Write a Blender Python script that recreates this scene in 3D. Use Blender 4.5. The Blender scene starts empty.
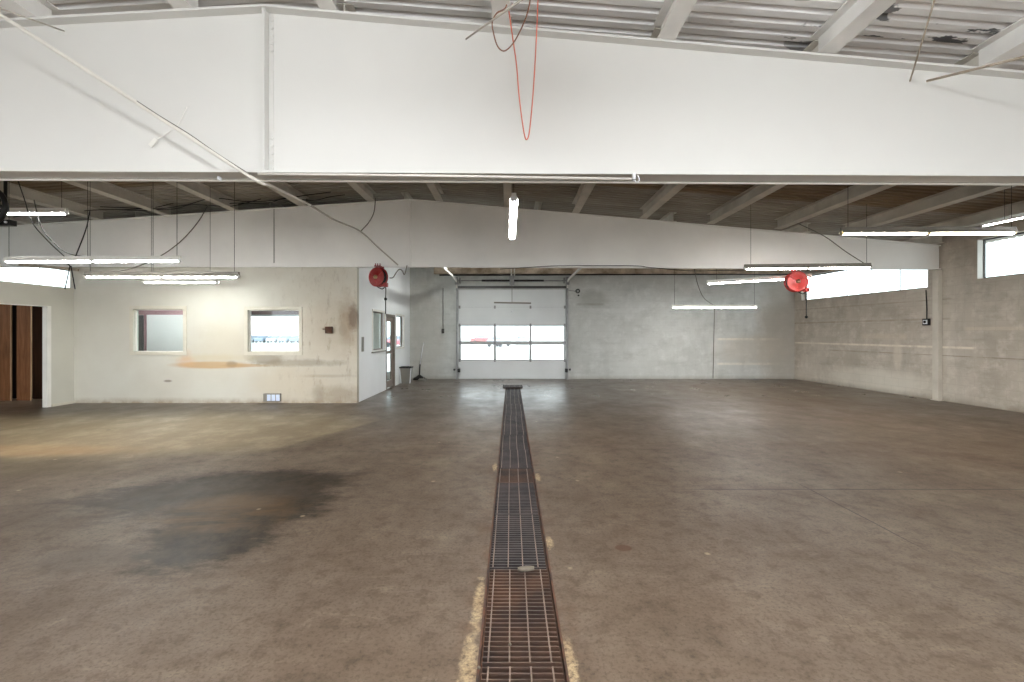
import bpy, bmesh, math, random
from mathutils import Vector, Matrix
random.seed(7)
S = bpy.context.scene
C = S.collection
H, F, CX, HY = 1.57, 460.0, 511.0, 333.0

def P(px, py, D):
    """point seen at pixel (px,py) at depth D"""
    return Vector(((px - CX) / F * D, D, H + (HY - py) / F * D))

def s2l(c):
    r = []
    for v in c:
        v = v / 255.0
        r.append(v / 12.92 if v <= 0.04045 else ((v + 0.055) / 1.055) ** 2.4)
    return tuple(r) + (1.0,)

# ------------------------------------------------------------ materials
class NT:
    def __init__(self, name):
        self.m = bpy.data.materials.new(name); self.m.use_nodes = True
        self.t = self.m.node_tree; self.t.nodes.clear()
        self.out = self.n('ShaderNodeOutputMaterial')
        self.pos = self.n('ShaderNodeNewGeometry').outputs['Position']
        self._xyz = None
    def n(self, typ, **kw):
        nd = self.t.nodes.new(typ)
        for k, v in kw.items(): setattr(nd, k, v)
        return nd
    def l(self, a, b): self.t.links.new(a, b)
    def inp(self, sock, v):
        if isinstance(v, bpy.types.NodeSocket): self.l(v, sock)
        else: sock.default_value = v
    def math(self, op, a, b=0.0, clamp=False):
        nd = self.n('ShaderNodeMath', operation=op, use_clamp=clamp)
        self.inp(nd.inputs[0], a); self.inp(nd.inputs[1], b); return nd.outputs[0]
    def axis(self, k):
        if self._xyz is None:
            s = self.n('ShaderNodeSeparateXYZ'); self.l(self.pos, s.inputs[0]); self._xyz = s
        return self._xyz.outputs[k]
    def scaled(self, sc):
        v = self.n('ShaderNodeVectorMath', operation='MULTIPLY'); self.l(self.pos, v.inputs[0]); v.inputs[1].default_value = sc
        return v.outputs[0]
    def noise(self, scale, detail=4, rough=.55, sc=None, dist=0.0):
        nd = self.n('ShaderNodeTexNoise'); nd.inputs['Scale'].default_value = scale
        nd.inputs['Detail'].default_value = detail; nd.inputs['Roughness'].default_value = rough
        nd.inputs['Distortion'].default_value = dist
        self.l(self.scaled(sc) if sc else self.pos, nd.inputs['Vector']); return nd.outputs[0]
    def ramp(self, fac, lo, hi):
        nd = self.n('ShaderNodeMapRange'); self.inp(nd.inputs[0], fac)
        nd.inputs[1].default_value = lo; nd.inputs[2].default_value = hi; return nd.outputs[0]
    def mix(self, fac, a, b, mode='MIX'):
        nd = self.n('ShaderNodeMix', data_type='RGBA', blend_type=mode)
        self.inp(nd.inputs[0], fac); self.inp(nd.inputs[6], a); self.inp(nd.inputs[7], b); return nd.outputs[2]
    def blob(self, ax, ay, cx, cy, rx, ry, soft=.3, amt=.5, nscale=2.5, rot=0.0, detail=9):
        """soft noisy elliptical patch"""
        x = self.math('SUBTRACT', self.axis(ax), cx); y = self.math('SUBTRACT', self.axis(ay), cy)
        if rot:
            c, s = math.cos(rot), math.sin(rot)
            x, y = (self.math('ADD', self.math('MULTIPLY', x, c), self.math('MULTIPLY', y, s)),
                    self.math('SUBTRACT', self.math('MULTIPLY', y, c), self.math('MULTIPLY', x, s)))
        x = self.math('DIVIDE', x, rx); y = self.math('DIVIDE', y, ry)
        r = self.math('SQRT', self.math('ADD', self.math('MULTIPLY', x, x), self.math('MULTIPLY', y, y)))
        soft *= .6; nz = self.math('MULTIPLY', self.math('SUBTRACT', self.noise(nscale, detail, .72), .5), amt * 2.4)
        r = self.math('ADD', r, nz)
        return self.ramp(r, 1 + soft, 1 - soft)
    def finish(self, col, rough=.6, spec=.3, metal=0.0, bump=None, bstr=.2, bdist=.01):
        b = self.n('ShaderNodeBsdfPrincipled')
        self.inp(b.inputs['Base Color'], col); self.inp(b.inputs['Roughness'], rough)
        b.inputs['Specular IOR Level'].default_value = spec; b.inputs['Metallic'].default_value = metal
        if bump is not None:
            bn = self.n('ShaderNodeBump'); bn.inputs['Strength'].default_value = bstr; bn.inputs['Distance'].default_value = bdist
            self.l(bump, bn.inputs['Height']); self.l(bn.outputs[0], b.inputs['Normal'])
        self.l(b.outputs[0], self.out.inputs[0]); return self.m

def paint(name, c, var=.12, scale=3.0, rough=.55, spec=.3, metal=0.0, c2=None, bstr=.05):
    t = NT(name); a = s2l(c)
    if c2 is None: b = tuple(max(0, v * (1 - var * 2)) for v in a[:3]) + (1,)
    else: b = s2l(c2)
    nz = t.noise(scale, 5)
    return t.finish(t.mix(t.ramp(nz, .35, .72), a, b), rough, spec, metal, t.noise(scale * 15, 3), bstr, .004)

def emit(name, c, strength):
    t = NT(name); e = t.n('ShaderNodeEmission'); e.inputs[0].default_value = s2l(c); e.inputs[1].default_value = strength
    t.l(e.outputs[0], t.out.inputs[0]); return t.m

def glass(name, tint=(245, 250, 250), gloss=.08):
    t = NT(name); tr = t.n('ShaderNodeBsdfTransparent'); tr.inputs[0].default_value = s2l(tint)
    g = t.n('ShaderNodeBsdfGlossy'); g.inputs['Roughness'].default_value = .03
    mx = t.n('ShaderNodeMixShader'); mx.inputs[0].default_value = gloss
    t.l(tr.outputs[0], mx.inputs[1]); t.l(g.outputs[0], mx.inputs[2]); t.l(mx.outputs[0], t.out.inputs[0]); return t.m

def floor_mat():
    t = NT('worn_concrete')
    n1 = t.noise(.35, 6, .6, dist=.6); n2 = t.noise(1.6, 9, .7, sc=(1, .8, 1)); n3 = t.noise(7, 8, .75); n4 = t.noise(45, 4, .7)
    n5 = t.noise(2.2, 9, .75, sc=(.35, 1.4, 1), dist=1.2)
    col = t.mix(t.ramp(n1, .3, .7), s2l((130, 117, 106)), s2l((118, 102, 87)))
    col = t.mix(t.math('MULTIPLY', t.ramp(n2, .48, .7), .6), col, s2l((100, 87, 75)))
    col = t.mix(t.math('MULTIPLY', t.ramp(n2, .46, .3), .55), col, s2l((148, 134, 119)))
    col = t.mix(t.math('MULTIPLY', t.ramp(n5, .55, .68), .5), col, s2l((92, 77, 64)))
    col = t.mix(t.math('MULTIPLY', t.ramp(n5, .43, .33), .45), col, s2l((152, 138, 121)))
    col = t.mix(t.math('MULTIPLY', t.ramp(n3, .5, .62), .6), col, s2l((88, 74, 62)))
    col = t.mix(t.math('MULTIPLY', t.ramp(n3, .42, .3), .5), col, s2l((156, 142, 126)))
    col = t.mix(t.math('MULTIPLY', t.ramp(n4, .5, .64), .5), col, s2l((76, 65, 55)))
    # warm brown wash over the near floor
    # tan slab on the left with a rust wash, its edge running off at an angle
    ed = t.math('ADD', t.axis('X'), t.math('MULTIPLY', t.axis('Y'), -.42))
    tan = t.math('MULTIPLY', t.blob('X', 'Y', -6.8, 7.5, 4.6, 1.75, .25, .25, 1.2), t.ramp(ed, -5.75, -5.85))
    col = t.mix(t.math('MULTIPLY', tan, .55), col, s2l((166, 151, 124)))
    col = t.mix(t.math('MULTIPLY', t.math('MULTIPLY', tan, t.ramp(n2, .5, .35)), .5), col, s2l((182, 168, 140)))
    col = t.mix(t.math('MULTIPLY', t.blob('X', 'Y', -6.7, 6.15, 1.5, .3, .6, .45, 1.6), .38), col, s2l((182, 146, 106)))
    col = t.mix(t.math('MULTIPLY', t.blob('X', 'Y', -6.2, 5.35, 1.6, .4, .6, .5, 1.6), .5), col, s2l((98, 88, 66)))
    col = t.mix(t.math('MULTIPLY', t.blob('X', 'Y', -8, 9.3, 3.5, .75, .6, .5, .8), .6), col, s2l((84, 73, 60)))
    # oil stain
    def ell(cx, cy, rx, ry, rot=0.0):
        x = t.math('SUBTRACT', t.axis('X'), cx); y = t.math('SUBTRACT', t.axis('Y'), cy); c, q = math.cos(rot), math.sin(rot)
        u = t.math('DIVIDE', t.math('ADD', t.math('MULTIPLY', x, c), t.math('MULTIPLY', y, q)), rx)
        v = t.math('DIVIDE', t.math('SUBTRACT', t.math('MULTIPLY', y, c), t.math('MULTIPLY', x, q)), ry)
        return t.math('SQRT', t.math('ADD', t.math('MULTIPLY', u, u), t.math('MULTIPLY', v, v)))
    dst = t.math('MINIMUM', ell(-2.85, 4.6, 1.1, .55, .25), t.math('MINIMUM', ell(-2.3, 3.6, .42, .55, .2), ell(-2.35, 4.3, .6, .75)))
    frz = t.math('MULTIPLY', t.math('SUBTRACT', t.noise(2.4, 10, .8, sc=(.7, 1.5, 1)), .5), 2.2)
    oil = t.ramp(t.math('ADD', dst, frz), 1.3, .9)
    col = t.mix(t.math('MULTIPLY', oil, .96), col, t.mix(t.ramp(n3, .4, .6), s2l((68, 57, 46)), s2l((42, 34, 26))))
    col = t.mix(t.math('MULTIPLY', t.ramp(t.math('ADD', ell(-3.3, 4.3, 1.5, .5, .3), frz), 1.2, .7), .35), col, s2l((84, 72, 60)))
    col = t.mix(t.math('MULTIPLY', t.math('MULTIPLY', t.blob('X', 'Y', -2.5, 4.05, .55, .4, .6, .9, 3.2), t.ramp(n5, .62, .48)), .7), col, s2l((112, 88, 58)))
    col = t.mix(t.math('MULTIPLY', t.blob('X', 'Y', -2.95, 3.2, .35, .2, .5, .7, 3), .5), col, s2l((85, 75, 64)))
    # brown dirt along the right hand wall
    col = t.mix(t.math('MULTIPLY', t.blob('X', 'Y', 8.2, 10.6, 3.2, 1.1, .6, .4, .7), .55), col, s2l((97, 79, 60)))
    col = t.mix(t.math('MULTIPLY', t.blob('X', 'Y', 7.3, 13.8, 3.2, 1.6, .5, .4, .7), .5), col, s2l((108, 88, 66)))
    col = t.mix(t.math('MULTIPLY', t.blob('X', 'Y', .82, 3.36, .06, .05, .2, .25, 6), .7), col, s2l((92, 58, 44)))
    # pale patches of broken concrete by the drain
    for cx, cy, rx, ry in ((-.2, 2.05, .04, .4), (-.19, 2.7, .03, .22), (.285, 3.45, .03, .09), (-.19, 1.6, .05, .2),
                           (.28, 2.15, .03, .22), (.29, 5.0, .03, .12), (-.19, 5.4, .025, .15)):
        col = t.mix(t.math('MULTIPLY', t.math('MULTIPLY', t.blob('X', 'Y', cx, cy, rx, ry, .5, 1.0, 13), t.ramp(t.noise(38, 5, .75), .36, .56)), .8), col, s2l((214, 192, 156)))
    rust = t.math('MULTIPLY', t.ramp(t.math('ABSOLUTE', t.math('SUBTRACT', t.axis('X'), .053)), .36, .21), t.ramp(t.noise(5, 6, .7), .45, .68))
    col = t.mix(t.math('MULTIPLY', rust, .6), col, s2l((112, 80, 52)))
    # construction joints
    for ax, c, w, lo, hi, oax in (('Y', 4.62, .006, 1.6, 20, 'X'), ('Y', 11.0, .012, 5.8, 20, 'X'), ('X', 3.0, .004, 3.2, 5.0, 'Y'), ('Y', 10.0, .006, -9, -3.5, 'X')):
        d = t.math('ABSOLUTE', t.math('SUBTRACT', t.axis(ax), t.math('ADD', c, t.math('MULTIPLY', t.math('SUBTRACT', t.noise(3, 3), .5), .015))))
        k = t.math('MULTIPLY', t.ramp(d, w * 2, w * .6), t.math('MULTIPLY', t.ramp(t.axis(oax), lo, lo + .4), t.ramp(t.axis(oax), hi, hi - .4)))
        col = t.mix(t.math('MULTIPLY', k, .95), col, s2l((48, 41, 34)) if c < 10.5 else s2l((170, 150, 118)))
    for cx, cy, rx, ry, sc_ in ((3.6, 4.2, 1.6, .5, 1.3), (2.2, 2.6, 1.2, .5, 1.7), (-1.4, 3.2, .9, .8, 1.5), (5.0, 6.4, 1.2, .5, 1.6)):
        vv = t.n('ShaderNodeTexVoronoi', feature='DISTANCE_TO_EDGE'); vv.inputs['Scale'].default_value = sc_; vv.inputs['Randomness'].default_value = 1
        dn = t.n('ShaderNodeVectorMath', operation='ADD'); nn = t.n('ShaderNodeTexNoise'); nn.inputs['Scale'].default_value = 3; nn.inputs['Detail'].default_value = 5
        t.l(t.pos, nn.inputs['Vector']); sv = t.n('ShaderNodeVectorMath', operation='SCALE'); sv.inputs['Scale'].default_value = .25
        t.l(nn.outputs['Color'], sv.inputs[0]); t.l(t.pos, dn.inputs[0]); t.l(sv.outputs[0], dn.inputs[1]); t.l(dn.outputs[0], vv.inputs['Vector'])
        k = t.math('MULTIPLY', t.math('MULTIPLY', t.ramp(vv.outputs['Distance'], .01, .003), t.ramp(t.noise(1.7, 4), .45, .6)), t.blob('X', 'Y', cx, cy, rx, ry, .5, .3, 1.5))
        col = t.mix(t.math('MULTIPLY', k, .35), col, s2l((70, 58, 48)))
    # small chips and spots
    v = t.n('ShaderNodeTexVoronoi'); v.inputs['Scale'].default_value = 1.9; t.l(t.pos, v.inputs['Vector'])
    col = t.mix(t.math('MULTIPLY', t.ramp(v.outputs['Distance'], .05, .025), .5), col, s2l((205, 190, 165)))
    v2 = t.n('ShaderNodeTexVoronoi'); v2.inputs['Scale'].default_value = 1.3; t.l(t.scaled((1.1, .9, 1)), v2.inputs['Vector'])
    col = t.mix(t.math('MULTIPLY', t.ramp(v2.outputs['Distance'], .05, .03), .6), col, s2l((62, 50, 42)))
    col = t.mix(1.0, col, (.60, .575, .53, 1), 'MULTIPLY')
    rough = t.ramp(n2, .25, .75); rr = t.n('ShaderNodeMapRange'); t.l(rough, rr.inputs[0]); rr.inputs[3].default_value = .38; rr.inputs[4].default_value = .6
    far = t.ramp(t.axis('Y'), 6.5, 11.5)
    m = t.finish(col, t.math('SUBTRACT', rr.outputs[0], t.math('MULTIPLY', far, .17)), .1, 0, n3, .15, .006)
    bs = [q for q in t.t.nodes if q.type == 'BSDF_PRINCIPLED'][0]
    t.l(t.math('ADD', t.math('MULTIPLY', far, .4), .1), bs.inputs['Specular IOR Level']); return m

def block_mat(name, base, dark, light, ua, streaks, blobs=(), mort=.35):
    """painted concrete block; ua is the horizontal axis of the wall"""
    t = NT(name)
    cb = t.n('ShaderNodeCombineXYZ'); t.l(t.axis(ua), cb.inputs[0]); t.l(t.axis('Z'), cb.inputs[1])
    br = t.n('ShaderNodeTexBrick'); t.l(cb.outputs[0], br.inputs['Vector'])
    br.inputs['Scale'].default_value = 1.0; br.inputs['Brick Width'].default_value = .406; br.inputs['Row Height'].default_value = .203
    br.inputs['Mortar Size'].default_value = .006; br.inputs['Mortar Smooth'].default_value = .3
    n1 = t.noise(.7, 6, .6); n2 = t.noise(3.2, 7, .65); n3 = t.noise(2.2, 5, .6, sc=(1, 1, .25) if True else None)
    col = t.mix(t.ramp(n1, .35, .7), s2l(base), s2l(dark))
    col = t.mix(t.math('MULTIPLY', t.ramp(n2, .5, .66), .6), col, s2l(light))
    n5 = t.noise(1.4, 8, .72, sc=(1, 1, 2.2)); col = t.mix(t.math('MULTIPLY', t.ramp(n5, .5, .66), .5), col, tuple(v * .8 for v in s2l(dark)[:3]) + (1,))
    col = t.mix(t.math('MULTIPLY', t.ramp(n3, .52, .78), .45), col, tuple(v * .68 for v in s2l(dark)[:3]) + (1,))
    for (z, w, u0, u1, c, k) in streaks:
        d = t.math('ABSOLUTE', t.math('SUBTRACT', t.axis('Z'), z))
        q = t.math('MULTIPLY', t.ramp(d, w, w * .5), t.math('MULTIPLY', t.ramp(t.axis(ua), u0, u0 + .1), t.ramp(t.axis(ua), u1, u1 - .1)))
        q = t.math('MULTIPLY', q, t.ramp(t.noise(2.5, 5, .7), .3, .55))
        col = t.mix(t.math('MULTIPLY', q, k), col, s2l(c))
    for (u, z, ru, rz, c, k) in blobs:
        col = t.mix(t.math('MULTIPLY', t.blob(ua, 'Z', u, z, ru, rz, .5, .5, 2.5), k), col, s2l(c))
    col = t.mix(t.math('MULTIPLY', br.outputs['Fac'], mort), col, tuple(v * .6 for v in s2l(dark)[:3]) + (1,))
    col = t.mix(t.math('MULTIPLY', t.ramp(t.axis('Z'), .14, .0), .4), col, s2l((112, 100, 85)))
    return t.finish(col, .6, .3, 0, t.math('SUBTRACT', t.math('MULTIPLY', n2, .3), br.outputs['Fac']), .25, .006)

def office_mat():
    t = NT('stained_office_paint'); k = F / 10.3
    def uv(px, py): return ((px - CX) / k, H + (HY - py) / k)
    col = t.mix(t.ramp(t.noise(.8, 5), .35, .7), s2l((206, 204, 194)), s2l((196, 192, 181)))
    def b(px, py, rx, ry, c, a, soft=.5, amt=.5, ns=3.0):
        nonlocal col
        u, z = uv(px, py)
        col = t.mix(t.math('MULTIPLY', t.blob('X', 'Z', u, z, rx / k, ry / k, soft, amt, ns), a), col, s2l(c))
    b(330, 350, 45, 70, (188, 178, 160), .6, .8)
    b(335, 330, 26, 22, (150, 132, 108), .35, .8)
    b(212, 365, 37, 3.6, (186, 150, 104), .8, .4, .12); b(214, 358, 34, 3.5, (196, 184, 150), .5, .9, .4)
    b(186, 355, 5, 6, (200, 165, 135), .3, .6, .4)
    b(186, 362, 9, 5, (206, 164, 126), .45, .7, .4, 4)
    b(232, 364, 5, 3, (120, 105, 88), .55, .6, .5, 5); b(246, 365.5, 24, 1.5, (176, 142, 100), .6, .5, .3)
    b(266, 359, 18, 6, (128, 116, 98), .6, .6, .7)
    b(300, 363, 40, 3.5, (120, 106, 88), .45, .6, .8)
    b(347, 322, 7, 24, (142, 118, 90), .5, .9, .6)
    b(353, 318, 5, 12, (92, 66, 44), .7, .6, .7)
    b(340, 394, 24, 7, (140, 120, 94), .5, .9, .8, 5)
    b(318, 392, 5, 9, (130, 116, 98), .35, .8, .7)
    b(330, 376, 24, 1.6, (128, 112, 92), .3, .8, .9)
    b(168, 381, 4, 1.2, (110, 100, 88), .7, .5, .5)
    b(230, 342, 30, 20, (190, 176, 150), .35, .8)
    b(282, 384, 30, 18, (196, 178, 148), .3, .8)
    b(343, 330, 4.2, 6, (150, 138, 120), .5, .2, .1)
    col = t.mix(t.math('MULTIPLY', t.ramp(t.noise(7, 8, .75, sc=(1, 1, .35)), .54, .74), t.math('MULTIPLY', t.ramp(t.axis('X'), -5.6, -4.4), .6)), col, s2l((112, 90, 66)))
    col = t.mix(t.math('MULTIPLY', t.math('MULTIPLY', t.ramp(t.axis('Z'), .14, .01), t.ramp(t.noise(4, 5, .7), .3, .6)), .7), col, s2l((140, 118, 90)))
    return t.finish(col, .5, .3, 0, t.noise(25, 3), .05, .004)

def deck_mat(name, a, b, peel, bright):
    t = NT(name)
    col = t.mix(t.ramp(t.noise(1.2, 5, sc=(.4, 2, 1)), .35, .7), s2l(a), s2l(b))
    col = t.mix(t.math('MULTIPLY', t.ramp(t.noise(6, 6, .6, sc=(.35, 2.0, 1)), .5, .75), .4), col, s2l(bright))
    if peel:
        m = t.math('MULTIPLY', t.ramp(t.noise(2.6, 4, .55, sc=(.8, 2.0, 1)), .6, .62), t.ramp(t.axis('X'), 1.5, 3.5))
        col = t.mix(m, col, s2l(peel))
    return t.finish(col, .6, .25)

def wood_mat(name, a, b):
    t = NT(name)
    col = t.mix(t.ramp(t.noise(3, 8, .65, sc=(6, 6, .5), dist=.6), .3, .7), s2l(a), s2l(b))
    col = t.mix(t.math('MULTIPLY', t.ramp(t.noise(1.2, 4), .5, .75), .6), col, tuple(v * .45 for v in s2l(b)[:3]) + (1,))
    return t.finish(col, .6, .25, 0, t.noise(5, 5, sc=(8, 8, .6)), .15, .004)

M = {}
M['floor'] = floor_mat()
M['girder'] = paint('white_girder_paint', (214, 213, 209), .03, .8, .45, .35)
M['girder_rear'] = paint('aged_girder_paint', (244, 243, 240), .05, .9, .5, .3)
M['joist'] = paint('grey_white_joist_paint', (232, 230, 226), .10, 2.5, .5, .3)
M['joist_rear'] = paint('dull_joist_paint', (206, 201, 191), .12, 2.5, .5, .3)
M['deck_front'] = deck_mat('painted_deck_sheet', (238, 237, 236), (222, 221, 220), (88, 90, 92), (242, 241, 240))
M['deck_brown'] = deck_mat('rusty_deck_sheet', (136, 119, 98), (108, 93, 75), None, (162, 146, 122))  # brown tone for the middle stretch of deck
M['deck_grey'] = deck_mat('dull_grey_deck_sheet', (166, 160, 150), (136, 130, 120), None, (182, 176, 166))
rw = []
M['block_right'] = block_mat('weathered_block_right', (190, 182, 170), (168, 159, 146), (206, 199, 188), 'Y',
    [(1.24, .035, 9.9, 16, (228, 220, 204), .75), (1.05, .016, 0, 14.2, (120, 108, 92), .6), (1.66, .05, 6, 10.2, (198, 188, 168), .6),
     (1.9, .03, 10.4, 16, (140, 128, 112), .5), (1.48, .1, 11.5, 13.0, (196, 186, 168), .6), (2.35, .02, 10.4, 16, (140, 128, 112), .4)],
    [(11.8, 1.0, .12, .35, (208, 200, 184), .5), (8.3, .9, .05, .2, (110, 98, 84), .5), (12.6, .3, 1.8, .3, (212, 208, 196), .6)], .18)
M['block_back'] = block_mat('weathered_block_back', (196, 198, 195), (182, 184, 180), (208, 210, 207), 'X',
    [(1.36, .05, 7.0, 9.2, (228, 222, 208), .7), (.52, .05, 7.0, 9.2, (228, 222, 208), .6), (2.55, .05, 2.2, 3.2, (140, 136, 128), .6)],
    [(9.3, 1.6, .8, 2.2, (168, 160, 148), .7), (2.8, 2.75, .45, .3, (152, 150, 143), .55), (-2.9, 1.5, .6, 1.8, (172, 164, 152), .4), (8.2, 1.0, 1.2, .45, (186, 178, 164), .45)], .14)
M['office'] = office_mat()
M['white_wall'] = paint('white_wall_paint', (228, 227, 222), .04, 1.2, .5, .3)
M['side_wall'] = paint('bright_white_wall_paint', (246, 248, 250), .03, 1.2, .45, .3)
M['left_wall'] = paint('cream_wall_paint', (204, 202, 191), .04, 1.0, .5, .3)
M['trim'] = paint('white_trim', (232, 230, 224), .04, 4, .4, .4)
M['cream_trim'] = paint('cream_trim', (208, 203, 188), .05, 4, .4, .4)
M['pink'] = paint('dusty_pink_paint', (150, 116, 118), .06, 2, .5)
M['dark_frame'] = paint('dark_frame_metal', (72, 70, 68), .1, 6, .4, .4)
M['bronze'] = paint('bronze_door_metal', (140, 128, 120), .1, 4, .4, .4)
M['door_panel'] = paint('door_panel_paint', (220, 223, 224), .04, 1.2, .4, .4)
M['door_frame'] = paint('door_stile_grey', (176, 178, 178), .05, 4, .4, .4)
M['steel'] = paint('galvanised_steel', (150, 150, 150), .15, 8, .4, .5, .4)
M['black'] = paint('black_metal', (26, 25, 25), .1, 8, .45, .4)
M['rubber'] = paint('black_cable_rubber', (38, 36, 34), .1, 8, .6, .3)
M['tan_cable'] = paint('dusty_cable_sheath', (188, 182, 172), .1, 8, .6, .3)
M['grey_cable'] = paint('grey_cable_sheath', (120, 116, 110), .1, 8, .6, .3)
M['rope'] = paint('tan_rope', (176, 164, 148), .1, 20, .7, .2)
M['white_pipe'] = paint('white_pipe_paint', (226, 222, 214), .05, 8, .4, .4)
M['orange'] = paint('orange_cord', (208, 116, 96), .06, 8, .5, .4)
M['brown_cord'] = paint('brown_cord', (128, 88, 70), .06, 8, .5, .4)
M['red'] = paint('red_reel_enamel', (140, 20, 18), .08, 6, .35, .5)
M['red_face'] = paint('light_red_reel_enamel', (196, 60, 54), .08, 6, .35, .5)
M['brass'] = paint('brass', (170, 150, 110), .1, 8, .35, .5, .8)
M['rust'] = paint('rusty_steel', (92, 60, 42), .2, 9, .65, .3, .2, c2=(48, 40, 36))
M['grate'] = paint('drain_grate_steel', (92, 68, 54), .2, 3, .55, .3, .1, c2=(50, 43, 41))
M['grate_dark'] = paint('dark_drain_grate_steel', (74, 66, 64), .2, 3, .5, .35, .1, c2=(46, 42, 44))
M['rod'] = paint('worn_grate_rod', (112, 96, 84), .2, 6, .6, .3, 0)
M['pit'] = paint('drain_pit_mud', (58, 42, 32), .2, 5, .8, .2, c2=(30, 24, 20))
M['rust_beam'] = paint('rusty_header', (228, 214, 194), .15, 3, .6, .3, c2=(150, 128, 102))
M['column'] = paint('worn_column_paint', (204, 198, 186), .1, 2, .55, .3)
M['pink_metal'] = M['pink']
M['wood'] = wood_mat('brown_timber', (150, 102, 68), (112, 72, 44))
M['wood_dark'] = wood_mat('dark_brown_timber', (84, 54, 35), (56, 36, 23))  # weaker light on the recessed board, put into its wood colour
M['tar'] = paint('dark_tarred_board', (36, 26, 20), .1, 4, .8, .2)  # near-black sheet colour standing in for shade in the gaps between boards
M['wood_edge'] = wood_mat('pale_timber_edge', (188, 160, 126), (160, 128, 94))
M['grey_plastic'] = paint('grey_plastic', (132, 128, 120), .06, 4, .5, .4)
M['white_plastic'] = paint('white_plastic', (226, 228, 232), .03, 4, .4, .4)
M['bluewhite'] = paint('bluish_white_cover', (214, 226, 246), .04, 4, .3, .5)
M['stone'] = paint('pale_concrete_chip', (112, 104, 92), .15, 20, .8, .2)
M['asphalt'] = paint('pale_concrete_yard', (206, 206, 204), .06, .5, .7, .2)
M['reflector'] = paint('fixture_white_enamel', (226, 224, 218), .03, 6, .35, .5)
M['fixture_dark'] = paint('fixture_grey_channel', (118, 114, 106), .08, 6, .45, .4)
M['socket'] = paint('tube_socket', (190, 178, 140), .08, 8, .4, .4)
M['glass'] = glass('clear_glass', gloss=.05)
M['side_glass'] = glass('bright_clerestory_glass', gloss=.06)
M['car_glass'] = paint('pale_car_glass', (128, 136, 150), .05, 2, .2, .5)
M['tyre'] = paint('tyre_rubber', (70, 72, 78), .05, 8, .7)
M['lamp'] = emit('fluorescent_tube_glow', (255, 253, 250), 68)
M['lamp_soft'] = emit('soft_fluorescent_glow', (252, 255, 250), 62)
M['lamp_high'] = emit('high_lamp_glow', (250, 252, 255), 900)
M['lamp_rear'] = emit('rear_lamp_glow', (255, 253, 252), 38)
M['lamp_office'] = emit('office_lamp_glow', (246, 250, 255), 30)
M['lamp_warm'] = emit('warm_fluorescent_tube_glow', (255, 242, 220), 64)

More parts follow.
